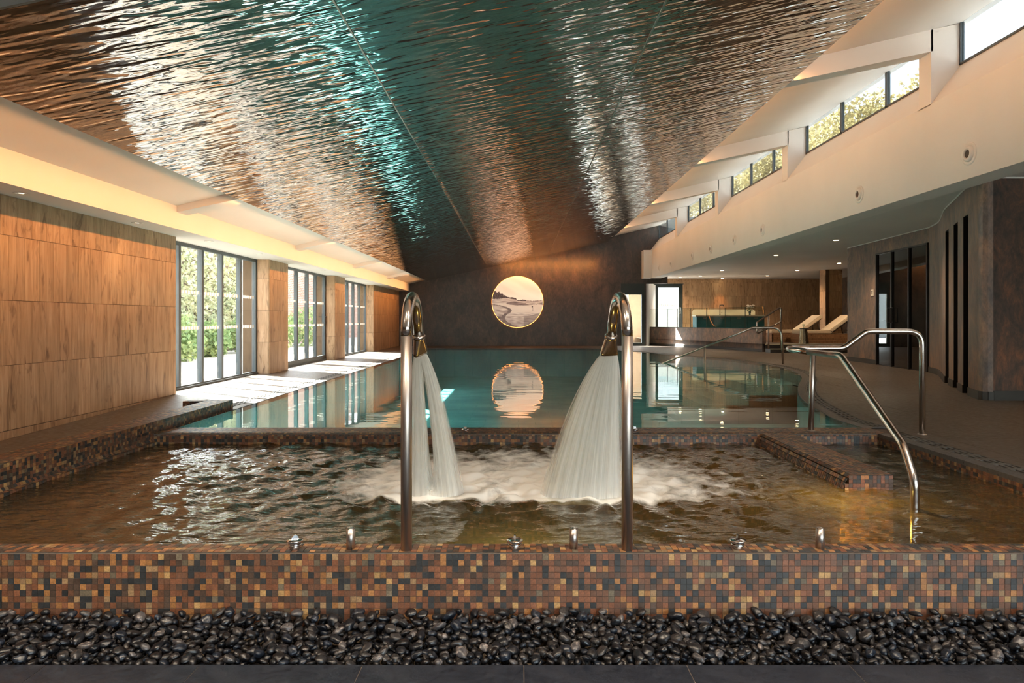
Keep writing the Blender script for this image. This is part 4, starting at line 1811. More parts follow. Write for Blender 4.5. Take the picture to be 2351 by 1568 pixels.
def spout(x0, yaw, label, flare, lean):
    t = thing('water_spout', label, 'spout', (x0, 2.875, 0), 'swan-neck spouts on the front mosaic wall')
    top = [(0, 0, 0), (0, 0, 0.5), (0, 0, 0.90)]
    # arc
    rr = 0.165
    zc = 0.905
    pts = [Vector(p) for p in top]
    for k in range(1, 15):
        a = PI * (1 - k / 14 * 0.86)
        pts.append(Vector((lean * (k / 14) * 0.3, rr + rr * math.cos(a), zc + rr * math.sin(a))))
    e = pts[-1]
    d = (pts[-1] - pts[-2]).normalized()
    pts.append(e + d * 0.100)
    mb = MB()
    mb.tube(pts[:3], PR, 24)
    mb.build('riser_pipe', M['steel'], t)
    mb = MB()
    mb.tube(pts[2:], PR * 1.0, 24)
    mb.build('swan_neck', M['steel_pol'], t)
    tip = pts[-1]
    # collar
    mb = MB()
    mb.tube([tip - d * 0.012, tip - d * 0.006, tip + d * 0.006, tip + d * 0.012], PR, 24, rads=[PR * 1.02, PR * 1.28, PR * 1.28, PR * 1.05])
    mb.build('collar', M['steel_pol'], t)
    # flattened flared nozzle
    ux = Vector((math.cos(yaw), math.sin(yaw), 0))
    ux = (ux - d * ux.dot(d)).normalized()
    uy = d.cross(ux).normalized()
    mb = MB()
    n = 28
    base = 0
    L = 0.10
    K = 8
    for i in range(K + 1):
        s = i / K
        a = PR * 1.05 * (1 - s) + flare * s
        b = PR * 1.05 * (1 - s) + 0.016 * s
        pw_ = 2 + 2.5 * s
        for k in range(n):
            th = 2 * PI * k / n
            c_, s_ = math.cos(th), math.sin(th)
            x_ = a * math.copysign(abs(c_) ** (2 / pw_), c_)
            y_ = b * math.copysign(abs(s_) ** (2 / pw_), s_)
            mb.v.append(tuple(tip + d * (L * s) + ux * x_ + uy * y_))
    for i in range(K):
        for k in range(n):
            a = i * n + k
            b = i * n + (k + 1) % n
            mb.f.append((a, b, b + n, a + n))
            mb.c.append(None)
            mb.smooth.append(True)
    mb.f.append(tuple(K * n + k for k in range(n)))
    mb.c.append(None)
    mb.smooth.append(False)
    mb.build('nozzle', M['steel_pol'], t)
    return Vector((x0, 2.875, 0)) + tip + d * L, d


tipL, dL = spout(-0.4715, 0.75, 'left swan-neck steel spout pouring a split veil of water', 0.036, 0.0)
tipR, dR = spout(0.4587, 0.15, 'right swan-neck steel spout pouring the wider fan of water', 0.044, -0.05)


def jet(label, tip, xa, xb, ytop_w, yl, split, group):
    t = thing('water_jet', label, 'water', tuple(tip), group)
    x0 = tip.x
    for layer, (wk, dk, dens) in enumerate(((1.0, 1.0, 0.14), (0.86, 0.62, 0.34), (0.62, 0.3, 0.52))):
        NT_, NU = 34, 56
        vs_, fs_, uvs, den = [], [], [], []
        for i in range(NT_ + 1):
            s = i / NT_
            # ballistic fall
            zz = (-0.10 + 0.0) * s - (tip.z + 0.10 - 0.10) * s * s * 0.0
            drop = tip.z + 0.085
            z = -drop * (0.62 * s + 0.38 * s * s)
            y = (yl - tip.y) * s
            cx = ((xa + xb) / 2 - x0) * s
            hw = (ytop_w * (1 - s) + (xb - xa) / 2 * (s ** 0.92)) * wk
            hd = (0.012 + 0.10 * s ** 1.2) * dk
            for k in range(NU + 1):
                a = 2 * PI * k / NU
                vs_.append((cx + hw * math.cos(a), y + hd * math.sin(a), z))
                uvs.append((math.cos(a) * 0.5 + (0.5 if math.sin(a) > 0 else 2.5) + layer * 5, s))
                q = math.cos(a)
                dn = dens + 0.35 * (1 - s) ** 2 + 0.18 * s ** 5
                if split is not None:
                    gap = math.exp(-((q - split) / (0.10 + 0.12 * s)) ** 2) * min(1, s * 3.0) * (1 - s ** 6)
                    dn -= 1.35 * gap
                dn -= 0.30 * max(0, abs(q) - 0.72) / 0.28
                den.append(dn)
        for i in range(NT_):
            for k in range(NU):
                a = i * (NU + 1) + k
                fs_.append((a, a + 1, a + NU + 2, a + NU + 1))
        me = bpy.data.meshes.new('water_veil')
        me.from_pydata(vs_, [], fs_)
        me.polygons.foreach_set('use_smooth', [True] * len(me.polygons))
        uvl = me.uv_layers.new(name='UVMap')
        li = np.zeros(len(me.loops), dtype=np.int32)
        me.loops.foreach_get('vertex_index', li)
        uvl.data.foreach_set('uv', np.array(uvs)[li].reshape(-1))
        da = me.attributes.new('dens', 'FLOAT', 'POINT')
        da.data.foreach_set('value', den)
        me.materials.append(M['jet'])
        link('water_veil', me, t)
    return t


jet('split white veil of water falling from the left spout', tipL, -0.70, -0.33, 0.030, 4.16, 0.0, 'water jets')
jet('wide white fan of water falling from the right spout', tipR, 0.13, 0.645, 0.040, 4.12, None, 'water jets')
# splash mounds of white water
for (cx, cy, rx, ry), lab in zip(imp, ('left', 'right')):
    vs_, fs_ = [], []
    NA_, NR_ = 56, 16
    for i in range(NR_ + 1):
        s = i / NR_
        for k in range(NA_):
            a = 2 * PI * k / NA_
            nn = 1 + 0.25 * noise.noise(Vector((math.cos(a) * 2, math.sin(a) * 2, s * 2 + cx)))
            z = 0.032 * (1 - s ** 1.6) + 0.008 * noise.noise(Vector((s * 5 * math.cos(a), s * 5 * math.sin(a), cx * 9))) - 0.012
            if s == 1:
                z = -0.02
            vs_.append((rx * 1.05 * s * nn * math.cos(a), ry * 0.9 * s * nn * math.sin(a), z))
    for i in range(NR_):
        for k in range(NA_):
            a = i * NA_ + k
            b = i * NA_ + (k + 1) % NA_
            fs_.append((a, b, b + NA_, a + NA_))
    me = bpy.data.meshes.new('splash_foam')
    me.from_pydata(vs_, [], fs_)
    me.polygons.foreach_set('use_smooth', [True] * len(me.polygons))
    me.materials.append(simple('foam_' + lab, (0.84, 0.82, 0.75), 0.9, noise_amt=0.06, scale=25, bump=0.02))
    o = link('splash_foam', me, None, (cx, cy + 0.01, -0.088))
    tag(o, 'white foam where the %s jet hits the spa water' % lab, 'foam', kind='stuff')

# ------------------------------------------------------------------ buttons and stubs on the front wall
for px, lab in ((677, 'leftmost'), (1182, 'middle'), (1694, 'rightmost')):
    x0 = (px - 1190) * 2.885 / F
    t = thing('spa_control', '%s of the three chrome disc controls on the front mosaic wall' % lab, 'control', (x0, 2.885, 0), 'chrome controls on the front wall')
    mb = MB()
    mb.lathe([(0.020, 0.0), (0.020, 0.016)], n=24)
    mb.build('stem', M['steel'], t)
    mb = MB()
    mb.lathe([(0.018, 0.012), (0.026, 0.015), (0.029, 0.020), (0.027, 0.024)], n=32)
    mb.build('lower_disc', M['chrome'], t)
    mb = MB()
    mb.lathe([(0.026, 0.025), (0.033, 0.030), (0.0345, 0.037), (0.033, 0.040), (0.010, 0.0415)], n=36)
    mb.build('upper_disc', M['chrome'], t)
    mb = MB()
    a = 0.5 if lab == 'leftmost' else (1.5 if lab == 'middle' else 0.9)
    d = Vector((math.cos(a), math.sin(a), 0))
    n_ = Vector((-d.y, d.x, 0)) * 0.004
    for sgn_ in (1, -1):
        pass
    base = len(mb.v)
    prof = [(-0.016, 0.040), (0.016, 0.040), (0.012, 0.052), (0.004, 0.060), (-0.006, 0.058), (-0.014, 0.048)]
    for s_ in (1, -1):
        mb.v += [tuple(d * p[0] + n_ * s_ + Vector((0, 0, p[1]))) for p in prof]
    n6 = len(prof)
    mb.f.append(tuple(range(n6)))
    mb.f.append(tuple(range(2 * n6 - 1, n6 - 1, -1)))
    for k in range(n6):
        mb.f.append((k, n6 + k, n6 + (k + 1) % n6, (k + 1) % n6))
    mb.c += [None] * (n6 + 2)
    mb.smooth += [False] * (n6 + 2)
    mb.build('fin', M['chrome'], t)
for px, lab in ((805, 'leftmost'), (1317, 'middle'), (1883, 'rightmost')):
    x0 = (px - 1190) * 2.89 / F
    t = thing('air_stub', '%s of the three short upright steel stubs on the front wall' % lab, 'pipe', (x0, 2.89, 0), 'short steel stubs on the front wall')
    mb = MB()
    mb.lathe([(0.018, 0.0), (0.018, 0.085)], n=28)
    mb.build('tube', M['steel'], t)
    mb = MB()
    mb.lathe([(0.018, 0.085), (0.0185, 0.0865), (0.0165, 0.089), (0.009, 0.0892)], n=28)
    mb.build('cap', M['steel_pol'], t)
    mb = MB()
    mb.lathe([(0.0088, 0.0892), (0.0075, 0.0905), (0.003, 0.0905)], n=20)
    mb.build('outlet', M['chrome'], t)
for px, lab in ((1068, 'left'), (1457, 'right')):
    x0 = (px - 1190) * 5.98 / F
    t = thing('small_nozzle', 'tiny chrome fitting on the dam, %s one of the pair' % lab, 'fitting', (x0, 5.98, 0), 'tiny fittings on the dam')
    mb = MB()
    mb.lathe([(0.030, 0.0), (0.034, 0.008), (0.022, 0.018), (0.008, 0.020)], n=20)
    mb.build('disc', M['chrome'], t)
    mb = MB()
    mb.obox((-0.012, -0.003, 0.018), (0.024, 0, 0), (0, 0.006, 0), (0, 0, 0.016))
    mb.build('fin', M['chrome'], t)

# ------------------------------------------------------------------ handrails
hr = thing('handrail', 'large bent steel handrail dipping into the spa at the right', 'handrail', (2.56, 5.97, 0))


def part_tube(parent, name, pts, r=0.024, m='steel_pol', rad=0.1, base=None, n=20):
    base = base or parent.location
    mb = MB()
    mb.tube([Vector(p) - Vector(base) for p in smooth_path(pts, rad, 8)], r, n)
    return mb.build(name, M[m], parent)


RT = 0.722
part_tube(hr, 'deck_rail', [(3.42, 5.78, 0.0), (3.42, 5.78, 0.872), (2.98, 5.84, 0.872), (2.80, 5.87, RT + 0.003), (2.52, 5.92, RT), (2.34, 5.93, RT), (2.28, 5.70, RT), (2.255, 5.3, RT)], rad=0.12)
part_tube(hr, 'dipping_rail', [(2.255, 5.3, RT), (2.23, 4.72, RT), (2.20, 3.90, 0.25), (2.195, 3.78, 0.08), (2.195, 3.78, -0.6)], rad=0.16)
part_tube(hr, 'post', [(2.56, 5.97, 0.0), (2.56, 5.93, RT - 0.01)], m='steel')
for i_, (x_, y_) in enumerate(((2.56, 5.97), (3.42, 5.78))):
    mb = MB()
    mb.lathe([(0.036, 0), (0.036, 0.004), (0.026, 0.008)], (x_ - 2.56, y_ - 5.97, 0), n=20)
    mb.build('base_flange', M['steel'], hr)

h2_ = thing('handrail', 'straight sloping handrail over the steps into the teal pool', 'handrail', (5.82, 15.0, 0))
part_tube(h2_, 'rail', [(3.05, 15.45, -0.10), (5.22, 15.2, 0.80), (5.80, 15.05, 0.80), (5.82, 15.0, 0.0)], rad=0.22)
part_tube(h2_, 'post', [(4.19, 15.35, -0.9), (4.19, 15.33, 0.36)], m='steel')
h3_ = thing('handrail', 'looped double handrail at the steps up to the lounge', 'handrail', (7.46, 20.35, 0.1))
A1, A2 = (7.08, 20.25, 0.90), (7.08, 20.25, 0.56)
B1, B2 = (7.87, 20.45, 1.365), (7.87, 20.45, 0.93)
part_tube(h3_, 'top_rail', [(7.87, 20.45, 0.10), B1, A1, A2, (7.46, 20.35, 0.73), B2], rad=0.05)
part_tube(h3_, 'post', [(7.46, 20.35, 0.10), (7.46, 20.35, 1.12)], m='steel')

# ------------------------------------------------------------------ air nozzles in the right bulkhead
vpos = [(7.46, 'nearest the camera'), (9.87, 'second from the camera'), (13.77, 'third from the camera'), (15.56, 'fourth from the camera'), (17.46, 'fifth from the camera'), (19.3, 'sixth from the camera'), (22.0, 'last but one towards the end wall'), (23.84, 'nearest the end wall')]
proto = None
for y_, lab in vpos:
    label = 'round white air nozzle in the right bulkhead, ' + lab
    t = thing('air_nozzle', label, 'vent', (BX, y_, CZ + 1.818), 'air nozzles in the right bulkhead')
    if proto is None:
        a = MB()
        a.lathe([(0.124, 0.0), (0.124, -0.006), (0.112, -0.010), (0.092, -0.010), (0.086, -0.004)], axis='X', n=36, caps=False)
        b = MB()
        b.lathe([(0.087, -0.003), (0.083, -0.022), (0.070, -0.034), (0.052, -0.036), (0.046, -0.026), (0.046, 0.0)], axis='X', n=32, caps=False)
        c = MB()
        c.lathe([(0.047, -0.020), (0.001, -0.018)], axis='X', n=24)
        proto = [('flange', a.mesh('flange', M['plaster'])), ('ball', b.mesh('ball', M['plaster'])), ('opening', c.mesh('opening', simple('dark_throat', (0.05, 0.03, 0.02), 0.6)))]
    for nm, me in proto:
        link(nm, me, t)

# ------------------------------------------------------------------ downlights
ring = MB()
ring.lathe([(0.060, 0), (0.060, -0.004), (0.046, -0.006), (0.042, 0.0)], n=24, caps=False)
ring_me = ring.mesh('trim_ring', M['plaster'])
lens = MB()
lens.lathe([(0.042, -0.002), (0.001, -0.0022)], n=20)
lens_me = lens.mesh('lens', M['lamp'])

lens = MB()
lens.lathe([(0.055, -0.006), (0.001, -0.0062)], n=20)
lens_hot = lens.mesh('lens', emit('lit_lounge_lamp', (1.0, 0.75, 0.42), 14))


def downlight(x, y, z, label, group, power=14, angle=100, color=WARM, blend=0.8):
    t = thing('downlight', label, 'downlight', (x, y, z), group)
    link('trim_ring', ring_me, t)
    lo_ = link('lens', lens_me if 'soffit' in group else lens_hot, t)
    if 'soffit' in group:
        lo_.scale = (0.5, 0.5, 1)
    d = bpy.data.lights.new('downlight_lamp', 'SPOT')
    d.energy = power
    d.color = color
    d.spot_size = math.radians(angle)
    d.spot_blend = blend
    d.shadow_soft_size = 0.04
    o = bpy.data.objects.new('downlight_lamp', d)
    C.objects.link(o)
    o.parent = t
    o.location = (0, 0, -0.03)
    return t


ords = ['nearest', 'second', 'third', 'fourth', 'fifth', 'sixth', 'seventh', 'eighth', 'ninth', 'tenth']
lz = LCZ - 0.001
lounge = [((2005, 490), 'on its own nearest the camera, above the dark deck'), ((1919.6, 551), 'left of the curved stone wall top'), ((1781.6, 585.7), 'above the far handrail'),
          ((1926.5, 604), 'just left of the stone wall edge, above the loungers'), ((1602, 611), 'close to the bulkhead in the second row'), ((1658, 620.8), 'left one of the row before the cabinet'),
          ((1830.6, 620.8), 'right one of the row above the loungers'), ((1762, 633), 'near the back wall above the cabinet end'), ((1608, 633.5), 'near the back wall above the lounge door'), ((1561, 636.7), 'furthest left at the back of the lounge')]
for (px, py), lab in lounge:
    y_ = F * 1.73 / (735 - py)
    downlight((px - 1190) * y_ / F, y_, lz, 'lounge ceiling downlight ' + lab, 'lounge ceiling downlights', 42, 125, (1.0, 0.70, 0.44))
downlight(8.42, 28.15, lz, 'small wall-washing downlight above the cabinet tap', 'lounge ceiling downlights', 22, 60, ORANGE, 0.6)
for k, y_ in enumerate((5.85, 7.63, 9.4, 11.2, 14.9, 19.2)):
    downlight(-4.26, y_, ZS - 0.001, '%s downlight from the camera in the left soffit' % ords[k], 'left soffit downlights', 3, 90)
for k, x_ in enumerate((-2.6, -0.9, 0.9, 2.6)):  # unseen row of lamps added as fill for the front wall and jets
    y_ = 1.2
    downlight(x_, y_, CZ + rdz(x_) - 0.001, 'unseen fill light added above the camera, %s from the left' % ords[k].replace('nearest', 'first'), 'added fill lights above the camera', 78, 125, (1.0, 0.82, 0.62))
for k, y_ in enumerate((1.5, 5.5)):
    downlight(6.2, y_, lz, 'out of view downlight over the right deck, %s' % ('nearer' if k else 'nearest'), 'right deck downlights', 50, 125)

# underwater lamps in the spa
for (x_, y_, lab, pw_, col) in ((1.92, 4.02, 'beside the partition end', 15, (1.0, 0.62, 0.12)), (0.0, 3.06, 'in the front wall between the spouts', 12, (0.95, 0.85, 0.4))):
    t = thing('underwater_lamp', 'round underwater lamp ' + lab, 'lamp', (x_, y_, -0.55), 'underwater lamps')
    mb = MB()
    mb.lathe([(0.06, 0.0), (0.06, 0.02), (0.045, 0.03), (0.01, 0.03)], n=20)
    mb.build('lamp_body', M['chrome'], t)
    d = bpy.data.lights.new('underwater_light', 'POINT')
    d.energy = pw_
    d.color = col
    d.shadow_soft_size = 0.06
    o = bpy.data.objects.new('underwater_light', d)
    C.objects.link(o)
    o.parent = t
    o.location = (0, 0.0, 0.12)

# ------------------------------------------------------------------ lounge platform, low wall, balustrade
lowc = catmull([Vector((4.80, 26.6, 0)), Vector((5.36, 25.6, 0)), Vector((6.10, 24.0, 0)), Vector((6.85, 22.5, 0)), Vector((7.42, 20.76, 0))], 7)
PZ = 0.244
plat = [(p.x + 0.05, p.y + 0.03) for p in lowc] + [(7.46, 20.6), (13.2, 20.6), (13.2, 28.5), (4.9, 28.5)]
mb = MB()
bm = bmesh.new()
vsb = [bm.verts.new((x, y, PZ)) for x, y in plat]
pf = bm.faces.new(vsb)
bmesh.ops.triangulate(bm, faces=[pf], ngon_method='EAR_CLIP')
me = bpy.data.meshes.new('lounge_floor')
bm.to_mesh(me)
bm.free()
me.materials.append(M['deck'])
pl = link('trim_platform', me)
tag(pl, 'raised lounge platform reached by two steps', 'platform', kind='structure')
mb = MB()
mb.box(7.46, 10.4, 20.60, 20.61, 0.0, PZ - 0.02)
mb.box(7.46, 10.4, 20.20, 20.6, 0.0, 0.10)
mb.build('step_riser', M['skirt'], pl)
mb = MB()
mb.box(7.46, 10.4, 20.19, 20.6, 0.10, 0.112)
mb.build('step_tread', M['deck'], pl)
mb = MB()
mb.box(7.46, 10.4, 20.585, 20.64, PZ - 0.02, PZ + 0.004)
mb.box(7.46, 10.4, 20.185, 20.21, 0.100, 0.116)
mb.build('nosing', M['cream'], pl)

lwl = thing('low_wall', 'low curved grey stone wall in front of the lounge', 'wall', (0, 0, 0))
mb = MB()
out_ = lowc
inn = offset_line(lowc, 0.14)
if inn[0].x < out_[0].x:
    inn = offset_line(lowc, -0.14)
ztop_ = 0.70
for i in range(len(out_) - 1):
    a, b, c, d = out_[i], out_[i + 1], inn[i + 1], inn[i]
    mb.quad((a.x, a.y, 0), (b.x, b.y, 0), (b.x, b.y, ztop_), (a.x, a.y, ztop_))
    mb.quad((a.x, a.y, ztop_), (b.x, b.y, ztop_), (c.x, c.y, ztop_), (d.x, d.y, ztop_))
    mb.quad((c.x, c.y, 0), (d.x, d.y, 0), (d.x, d.y, ztop_), (c.x, c.y, ztop_))
a, c = out_[-1], inn[-1]
mb.quad((a.x, a.y, 0), (c.x, c.y, 0), (c.x, c.y, ztop_), (a.x, a.y, ztop_))
mb.build('wall_body', M['stone'], lwl)
mb = MB()
o1 = offset_line(lowc, -0.012) if inn[0].x > out_[0].x and offset_line(lowc, -0.012)[0].x < out_[0].x else offset_line(lowc, 0.012)
for i in range(len(out_) - 1):
    a, b, c, d = o1[i], o1[i + 1], out_[i + 1], out_[i]
    mb.quad((a.x, a.y, 0), (b.x, b.y, 0), (b.x, b.y, 0.09), (a.x, a.y, 0.09))
    mb.quad((a.x, a.y, 0.09), (b.x, b.y, 0.09), (c.x, c.y, 0.09), (d.x, d.y, 0.09))
mb.build('skirting', M['skirt'], lwl)
mb = MB()
for i in range(len(out_) - 1):
    a, b, c, d = o1[i], o1[i + 1], inn[i + 1], inn[i]
    mb.quad((a.x, a.y, ztop_ + .012), (b.x, b.y, ztop_ + .012), (c.x, c.y, ztop_ + .012), (d.x, d.y, ztop_ + .012))
    mb.quad((a.x, a.y, ztop_ - .01), (b.x, b.y, ztop_ - .01), (b.x, b.y, ztop_ + .012), (a.x, a.y, ztop_ + .012))
mb.build('top_cap', M['skirt'], lwl)
bal = thing('glass_balustrade', 'row of clear glass panels standing on the low curved wall', 'balustrade', (0, 0, 0))
cen = [(a + b) / 2 for a, b in zip(out_, inn)]
cutpx = [1487, 1507, 1532, 1555, 1585, 1622, 1665, 1711, 1757]


def cen_at(px):
    for a, b in zip(cen[:-1], cen[1:]):
        pa, pb = 1190 + F * a.x / a.y, 1190 + F * b.x / b.y
        if pa <= px <= pb:
            return a.lerp(b, (px - pa) / (pb - pa))
    return cen[-1] if px > 1190 + F * cen[-1].x / cen[-1].y else cen[0]


cuts = [cen_at(p) for p in cutpx]
for a, b in zip(cuts[:-1], cuts[1:]):
    d = (b - a)
    if d.length < 0.05:
        continue
    t_ = d.normalized()
    n_ = Vector((-t_.y, t_.x, 0)) * 0.012
    g = MB()
    s = a + t_ * 0.012
    e = b - t_ * 0.012
    g.quad((s.x, s.y, ztop_ + .012), (e.x, e.y, ztop_ + .012), (e.x, e.y, 1.385), (s.x, s.y, 1.385))
    go = g.build('glass_panel', M['glass_green'], bal)
    ed = MB()
    ed.obox((s.x, s.y, ztop_ + .012), t_ * 0.008, n_, (0, 0, 1.385 - ztop_ - .012))
    ed.obox((e.x, e.y, ztop_ + .012), -t_ * 0.008, n_, (0, 0, 1.385 - ztop_ - .012))
    ed.obox((s.x, s.y, 1.381), e - s, n_, (0, 0, 0.006))
    ed.build('glass_edge', M['edge_glass'], go)

# cabinet with basin tap and flowers
cbX0, cbX1, cbY0, cbY1 = 6.88, 9.55, 26.4, 27.0
cab = thing('drinks_cabinet', 'long teal cabinet with cream top and rounded upstand behind the glass', 'cabinet', (cbX0, cbY0, PZ))
W_ = cbX1 - cbX0
mb = MB()
mb.box(0.02, W_ - 0.02, 0.03, 0.6, 0.08, 0.87)
mb.build('body', M['teal'], cab)
mb = MB()
mb.box(0.05, W_ - 0.05, 0.06, 0.58, 0.0, 0.08)
mb.build('plinth', M['black'], cab)
n_d = 4
for k in range(n_d):
    xa_ = 0.02 + k * (W_ - 0.04) / n_d + 0.004
    xb_ = 0.02 + (k + 1) * (W_ - 0.04) / n_d - 0.004
    mb = MB()
    mb.box(xa_, xb_, 0.01, 0.03, 0.09, 0.865)
    dr = mb.build('door', M['teal'], cab)
    mb = MB()
    mb.box((xa_ + xb_) / 2 - 0.07, (xa_ + xb_) / 2 + 0.07, -0.005, 0.01, 0.80, 0.812)
    mb.build('handle', M['steel'], dr)
mb = MB()
mb.box(-0.02, W_, -0.02, 0.62, 0.87, 0.915)
mb.build('worktop', M['cream'], cab, bevel=0.006)
mb = MB()
ptsu = []
up0, up1, uh, ur = 0.0, W_ - 0.19, 0.235, 0.12
for k in range(9):
    a = PI - k * PI / 16
    ptsu.append((up0 + ur + ur * math.cos(a), 0.915 + uh - ur + ur * math.sin(a)))
for k in range(9):
    a = PI / 2 - k * PI / 16
    ptsu.append((up1 - ur + ur * math.cos(a), 0.915 + uh - ur + ur * math.sin(a)))
ptsu = [(up0, 0.915)] + ptsu + [(up1, 0.915)]
nn_ = len(ptsu)
mb.v += [(p[0], 0.585, p[1]) for p in ptsu] + [(p[0], 0.605, p[1]) for p in ptsu]
mb.f.append(tuple(range(nn_))[::-1])
mb.f.append(tuple(range(nn_, 2 * nn_)))
for k in range(nn_):
    mb.f.append((k, nn_ + k, nn_ + (k + 1) % nn_, (k + 1) % nn_)[::-1])
mb.c += [None] * (nn_ + 2)
mb.smooth += [False] * (nn_ + 2)
mb.build('upstand', M['cream'], cab)
tap = thing('tap', 'tall black swan-neck tap on the teal cabinet', 'tap', (7.9, 26.75, PZ + 0.915))
mb = MB()
mb.tube(smooth_path([(0, 0, 0), (0, 0, 0.38), (0.0, -0.02, 0.40), (0.13, -0.06, 0.40), (0.13, -0.06, 0.34)], 0.05, 5), 0.016, 12)
mb.build('spout', M['black'], tap)
mb = MB()
mb.lathe([(0.032, 0), (0.032, 0.01), (0.022, 0.03)], n=16)
mb.build('base', M['black'], tap)
mb = MB()
mb.obox((0.02, -0.008, 0.08), (0.07, 0, 0.02), (0, 0.016, 0), (0, 0, 0.012))
mb.build('lever', M['black'], tap)
vase = thing('flower_vase', 'white flowers in a dark vase on the teal cabinet', 'vase', (9.02, 26.6, PZ + 0.915))
mb = MB()
mb.lathe([(0.055, 0), (0.06, 0.01), (0.03, 0.03), (0.045, 0.10), (0.05, 0.14), (0.042, 0.15)], n=20)
mb.build('vase_body', M['darkframe'], vase)
for k in range(9):
    a = k * 2.4
    r = 0.03 + 0.10 * (k % 3) / 2
    cx, cy, cz = r * math.cos(a), r * math.sin(a) * 0.7, 0.30 + 0.05 * ((k * 7) % 4) / 2
    fl = MB()
    # a bloom: rings of cupped petals
    for ringi, (rr, zz, npet) in enumerate(((0.028, 0.03, 5), (0.05, 0.018, 7), (0.062, 0.0, 8))):
        for p in range(npet):
            b = 2 * PI * p / npet + ringi * 0.4
            u = Vector((math.cos(b), math.sin(b), 0))
            w = Vector((-u.y, u.x, 0)) * (0.022 + 0.004 * ringi)
            base_ = Vector((cx, cy, cz))
            fl.quad(base_ + u * 0.005 - w * 0.3, base_ + u * rr - w + Vector((0, 0, zz)), base_ + u * (rr + 0.012) + w + Vector((0, 0, zz + 0.012)), base_ + u * 0.005 + w * 0.3)
    fo_ = fl.build('bloom', M['petal'], vase)
    stt = MB()
    stt.tube([(0, 0, 0.12), (cx * 0.5, cy * 0.5, 0.2), (cx, cy, cz)], 0.004, 6)
    stt.build('stem', M['leaf_stem'], vase)
lv = MB()
for k in range(12):
    a = k * 0.9
    u = Vector((math.cos(a), math.sin(a), 0))
    w = Vector((-u.y, u.x, 0)) * 0.025
    p = Vector((0, 0, 0.16 + 0.02 * (k % 3)))
    lv.quad(p, p + u * 0.08 - w + Vector((0, 0, 0.02)), p + u * 0.15 - Vector((0, 0, 0.03)), p + u * 0.08 + w + Vector((0, 0, 0.02)))
lv.build('foliage', M['leaf_stem'], vase)

# lounge column
cm = MB()
cm.box(10.50, 10.95, 23.3, 23.8, PZ, LCZ)
colo = cm.build('wall_column', M['wood_back'])
tag(colo, 'square oak-clad column behind the loungers', 'column', kind='structure')
wood_face(colo, (10.62, 23.3, 0), (11.06, 23.3, 0), PZ, LCZ, PZ, 0.0, 0.22)
wood_face(colo, (10.50, 23.75, 0), (10.50, 23.3, 0), PZ, LCZ, PZ, 0.0, 0.22)
cm = MB()
cm.poly([(10.50, 23.45, PZ), (10.62, 23.3, PZ), (10.62, 23.3, LCZ), (10.50, 23.45, LCZ)])
cm.build('column_edge', M['wood'], colo)


def lounger(x0, y0, rot, label):
    t = thing('sun_lounger', label, 'sun lounger', (x0, y0, PZ), 'sun loungers on the platform', rotz=rot)
    L, Wd = 2.0, 0.72
    # slatted wooden plinth
    mb = MB()
    mb.box(0.03, L - 0.02, 0.03, Wd - 0.03, 0.0, 0.28)
    mb.build('plinth_core', M['wood_back'], t)
    for k in range(5):
        z = 0.004 + k * 0.056
        mb = MB()
        mb.box(0.0, L, 0.0, 0.03, z, z + 0.050)
        mb.build('slat', M['teak'], t)
    for k in range(5):
        z = 0.004 + k * 0.056
        mb = MB()
        mb.box(-0.02, 0.03, 0.0, Wd, z, z + 0.050)
        mb.build('end_slat', M['cushion'] if False else M['teak'], t)
    mb = MB()
    mb.box(-0.02, L, 0.0, Wd, 0.284, 0.30)
    mb.build('deck_board', M['teak'], t)
    # mattress
    mb = MB()
    mb.box(0.0, 1.02, 0.02, Wd - 0.02, 0.30, 0.405)
    mb.build('seat_cushion', M['cushion'], t, bevel=0.02)
    mb = MB()
    a = math.radians(36)
    ux = Vector((math.cos(a), 0, math.sin(a)))
    uz = Vector((-math.sin(a), 0, math.cos(a)))
    mb.obox((0.98, 0.02, 0.32), ux * 0.84, (0, Wd - 0.04, 0), uz * 0.105)
    mb.build('back_cushion', M['cushion'], t, bevel=0.02)
    mb = MB()
    mb.obox((0.99, 0.04, 0.30), ux * 0.80, (0, Wd - 0.08, 0), uz * 0.02)
    for yy in (0.10, Wd - 0.13):
        mb.tube([(1.52, yy, 0.66), (1.60, yy, 0.30)], 0.014, 8)
    mb.build('back_frame', M['bark'], t)
    mb = MB()
    mb.tube(smooth_path([(1.35, 0.03, 0.30), (1.35, 0.03, 0.40), (2.0, 0.03, 0.40), (2.0, Wd - 0.03, 0.40), (1.35, Wd - 0.03, 0.40)], 0.02, 3), 0.007, 8)
    for k in range(5):
        mb.tube([(1.45 + k * 0.13, 0.03, 0.30), (1.45 + k * 0.13, 0.03, 0.40)], 0.005, 6)
    mb.build('side_rail', M['bark'], t)
    return t


lounger(8.24, 22.15, 0.0, 'left sun lounger with raised cream backrest, farther from the stone wall')
lounger(8.80, 21.30, 0.0, 'right sun lounger with raised cream backrest beside the stone wall')
stl = thing('side_table', 'small drum side table in tarnished metal before the loungers', 'table', (8.76, 20.95, PZ))
mb = MB()
for k in range(12):
    a0, a1 = 2 * PI * k / 12, 2 * PI * (k + 0.92) / 12
    mb.quad((0.155 * math.cos(a0), 0.155 * math.sin(a0), 0), (0.155 * math.cos(a1), 0.155 * math.sin(a1), 0), (0.105 * math.cos(a1), 0.105 * math.sin(a1), 0.45), (0.105 * math.cos(a0), 0.105 * math.sin(a0), 0.45))
mb.lathe([(0.150, 0.0), (0.101, 0.45)], n=24, caps=True)
mb.build('drum', steel('tarnished_brass', (0.42, 0.35, 0.24), 0.3), stl)
mb = MB()
mb.lathe([(0.118, 0.45), (0.122, 0.455), (0.122, 0.468), (0.118, 0.472)], n=28)
mb.build('table_top', M['darkframe'], stl)
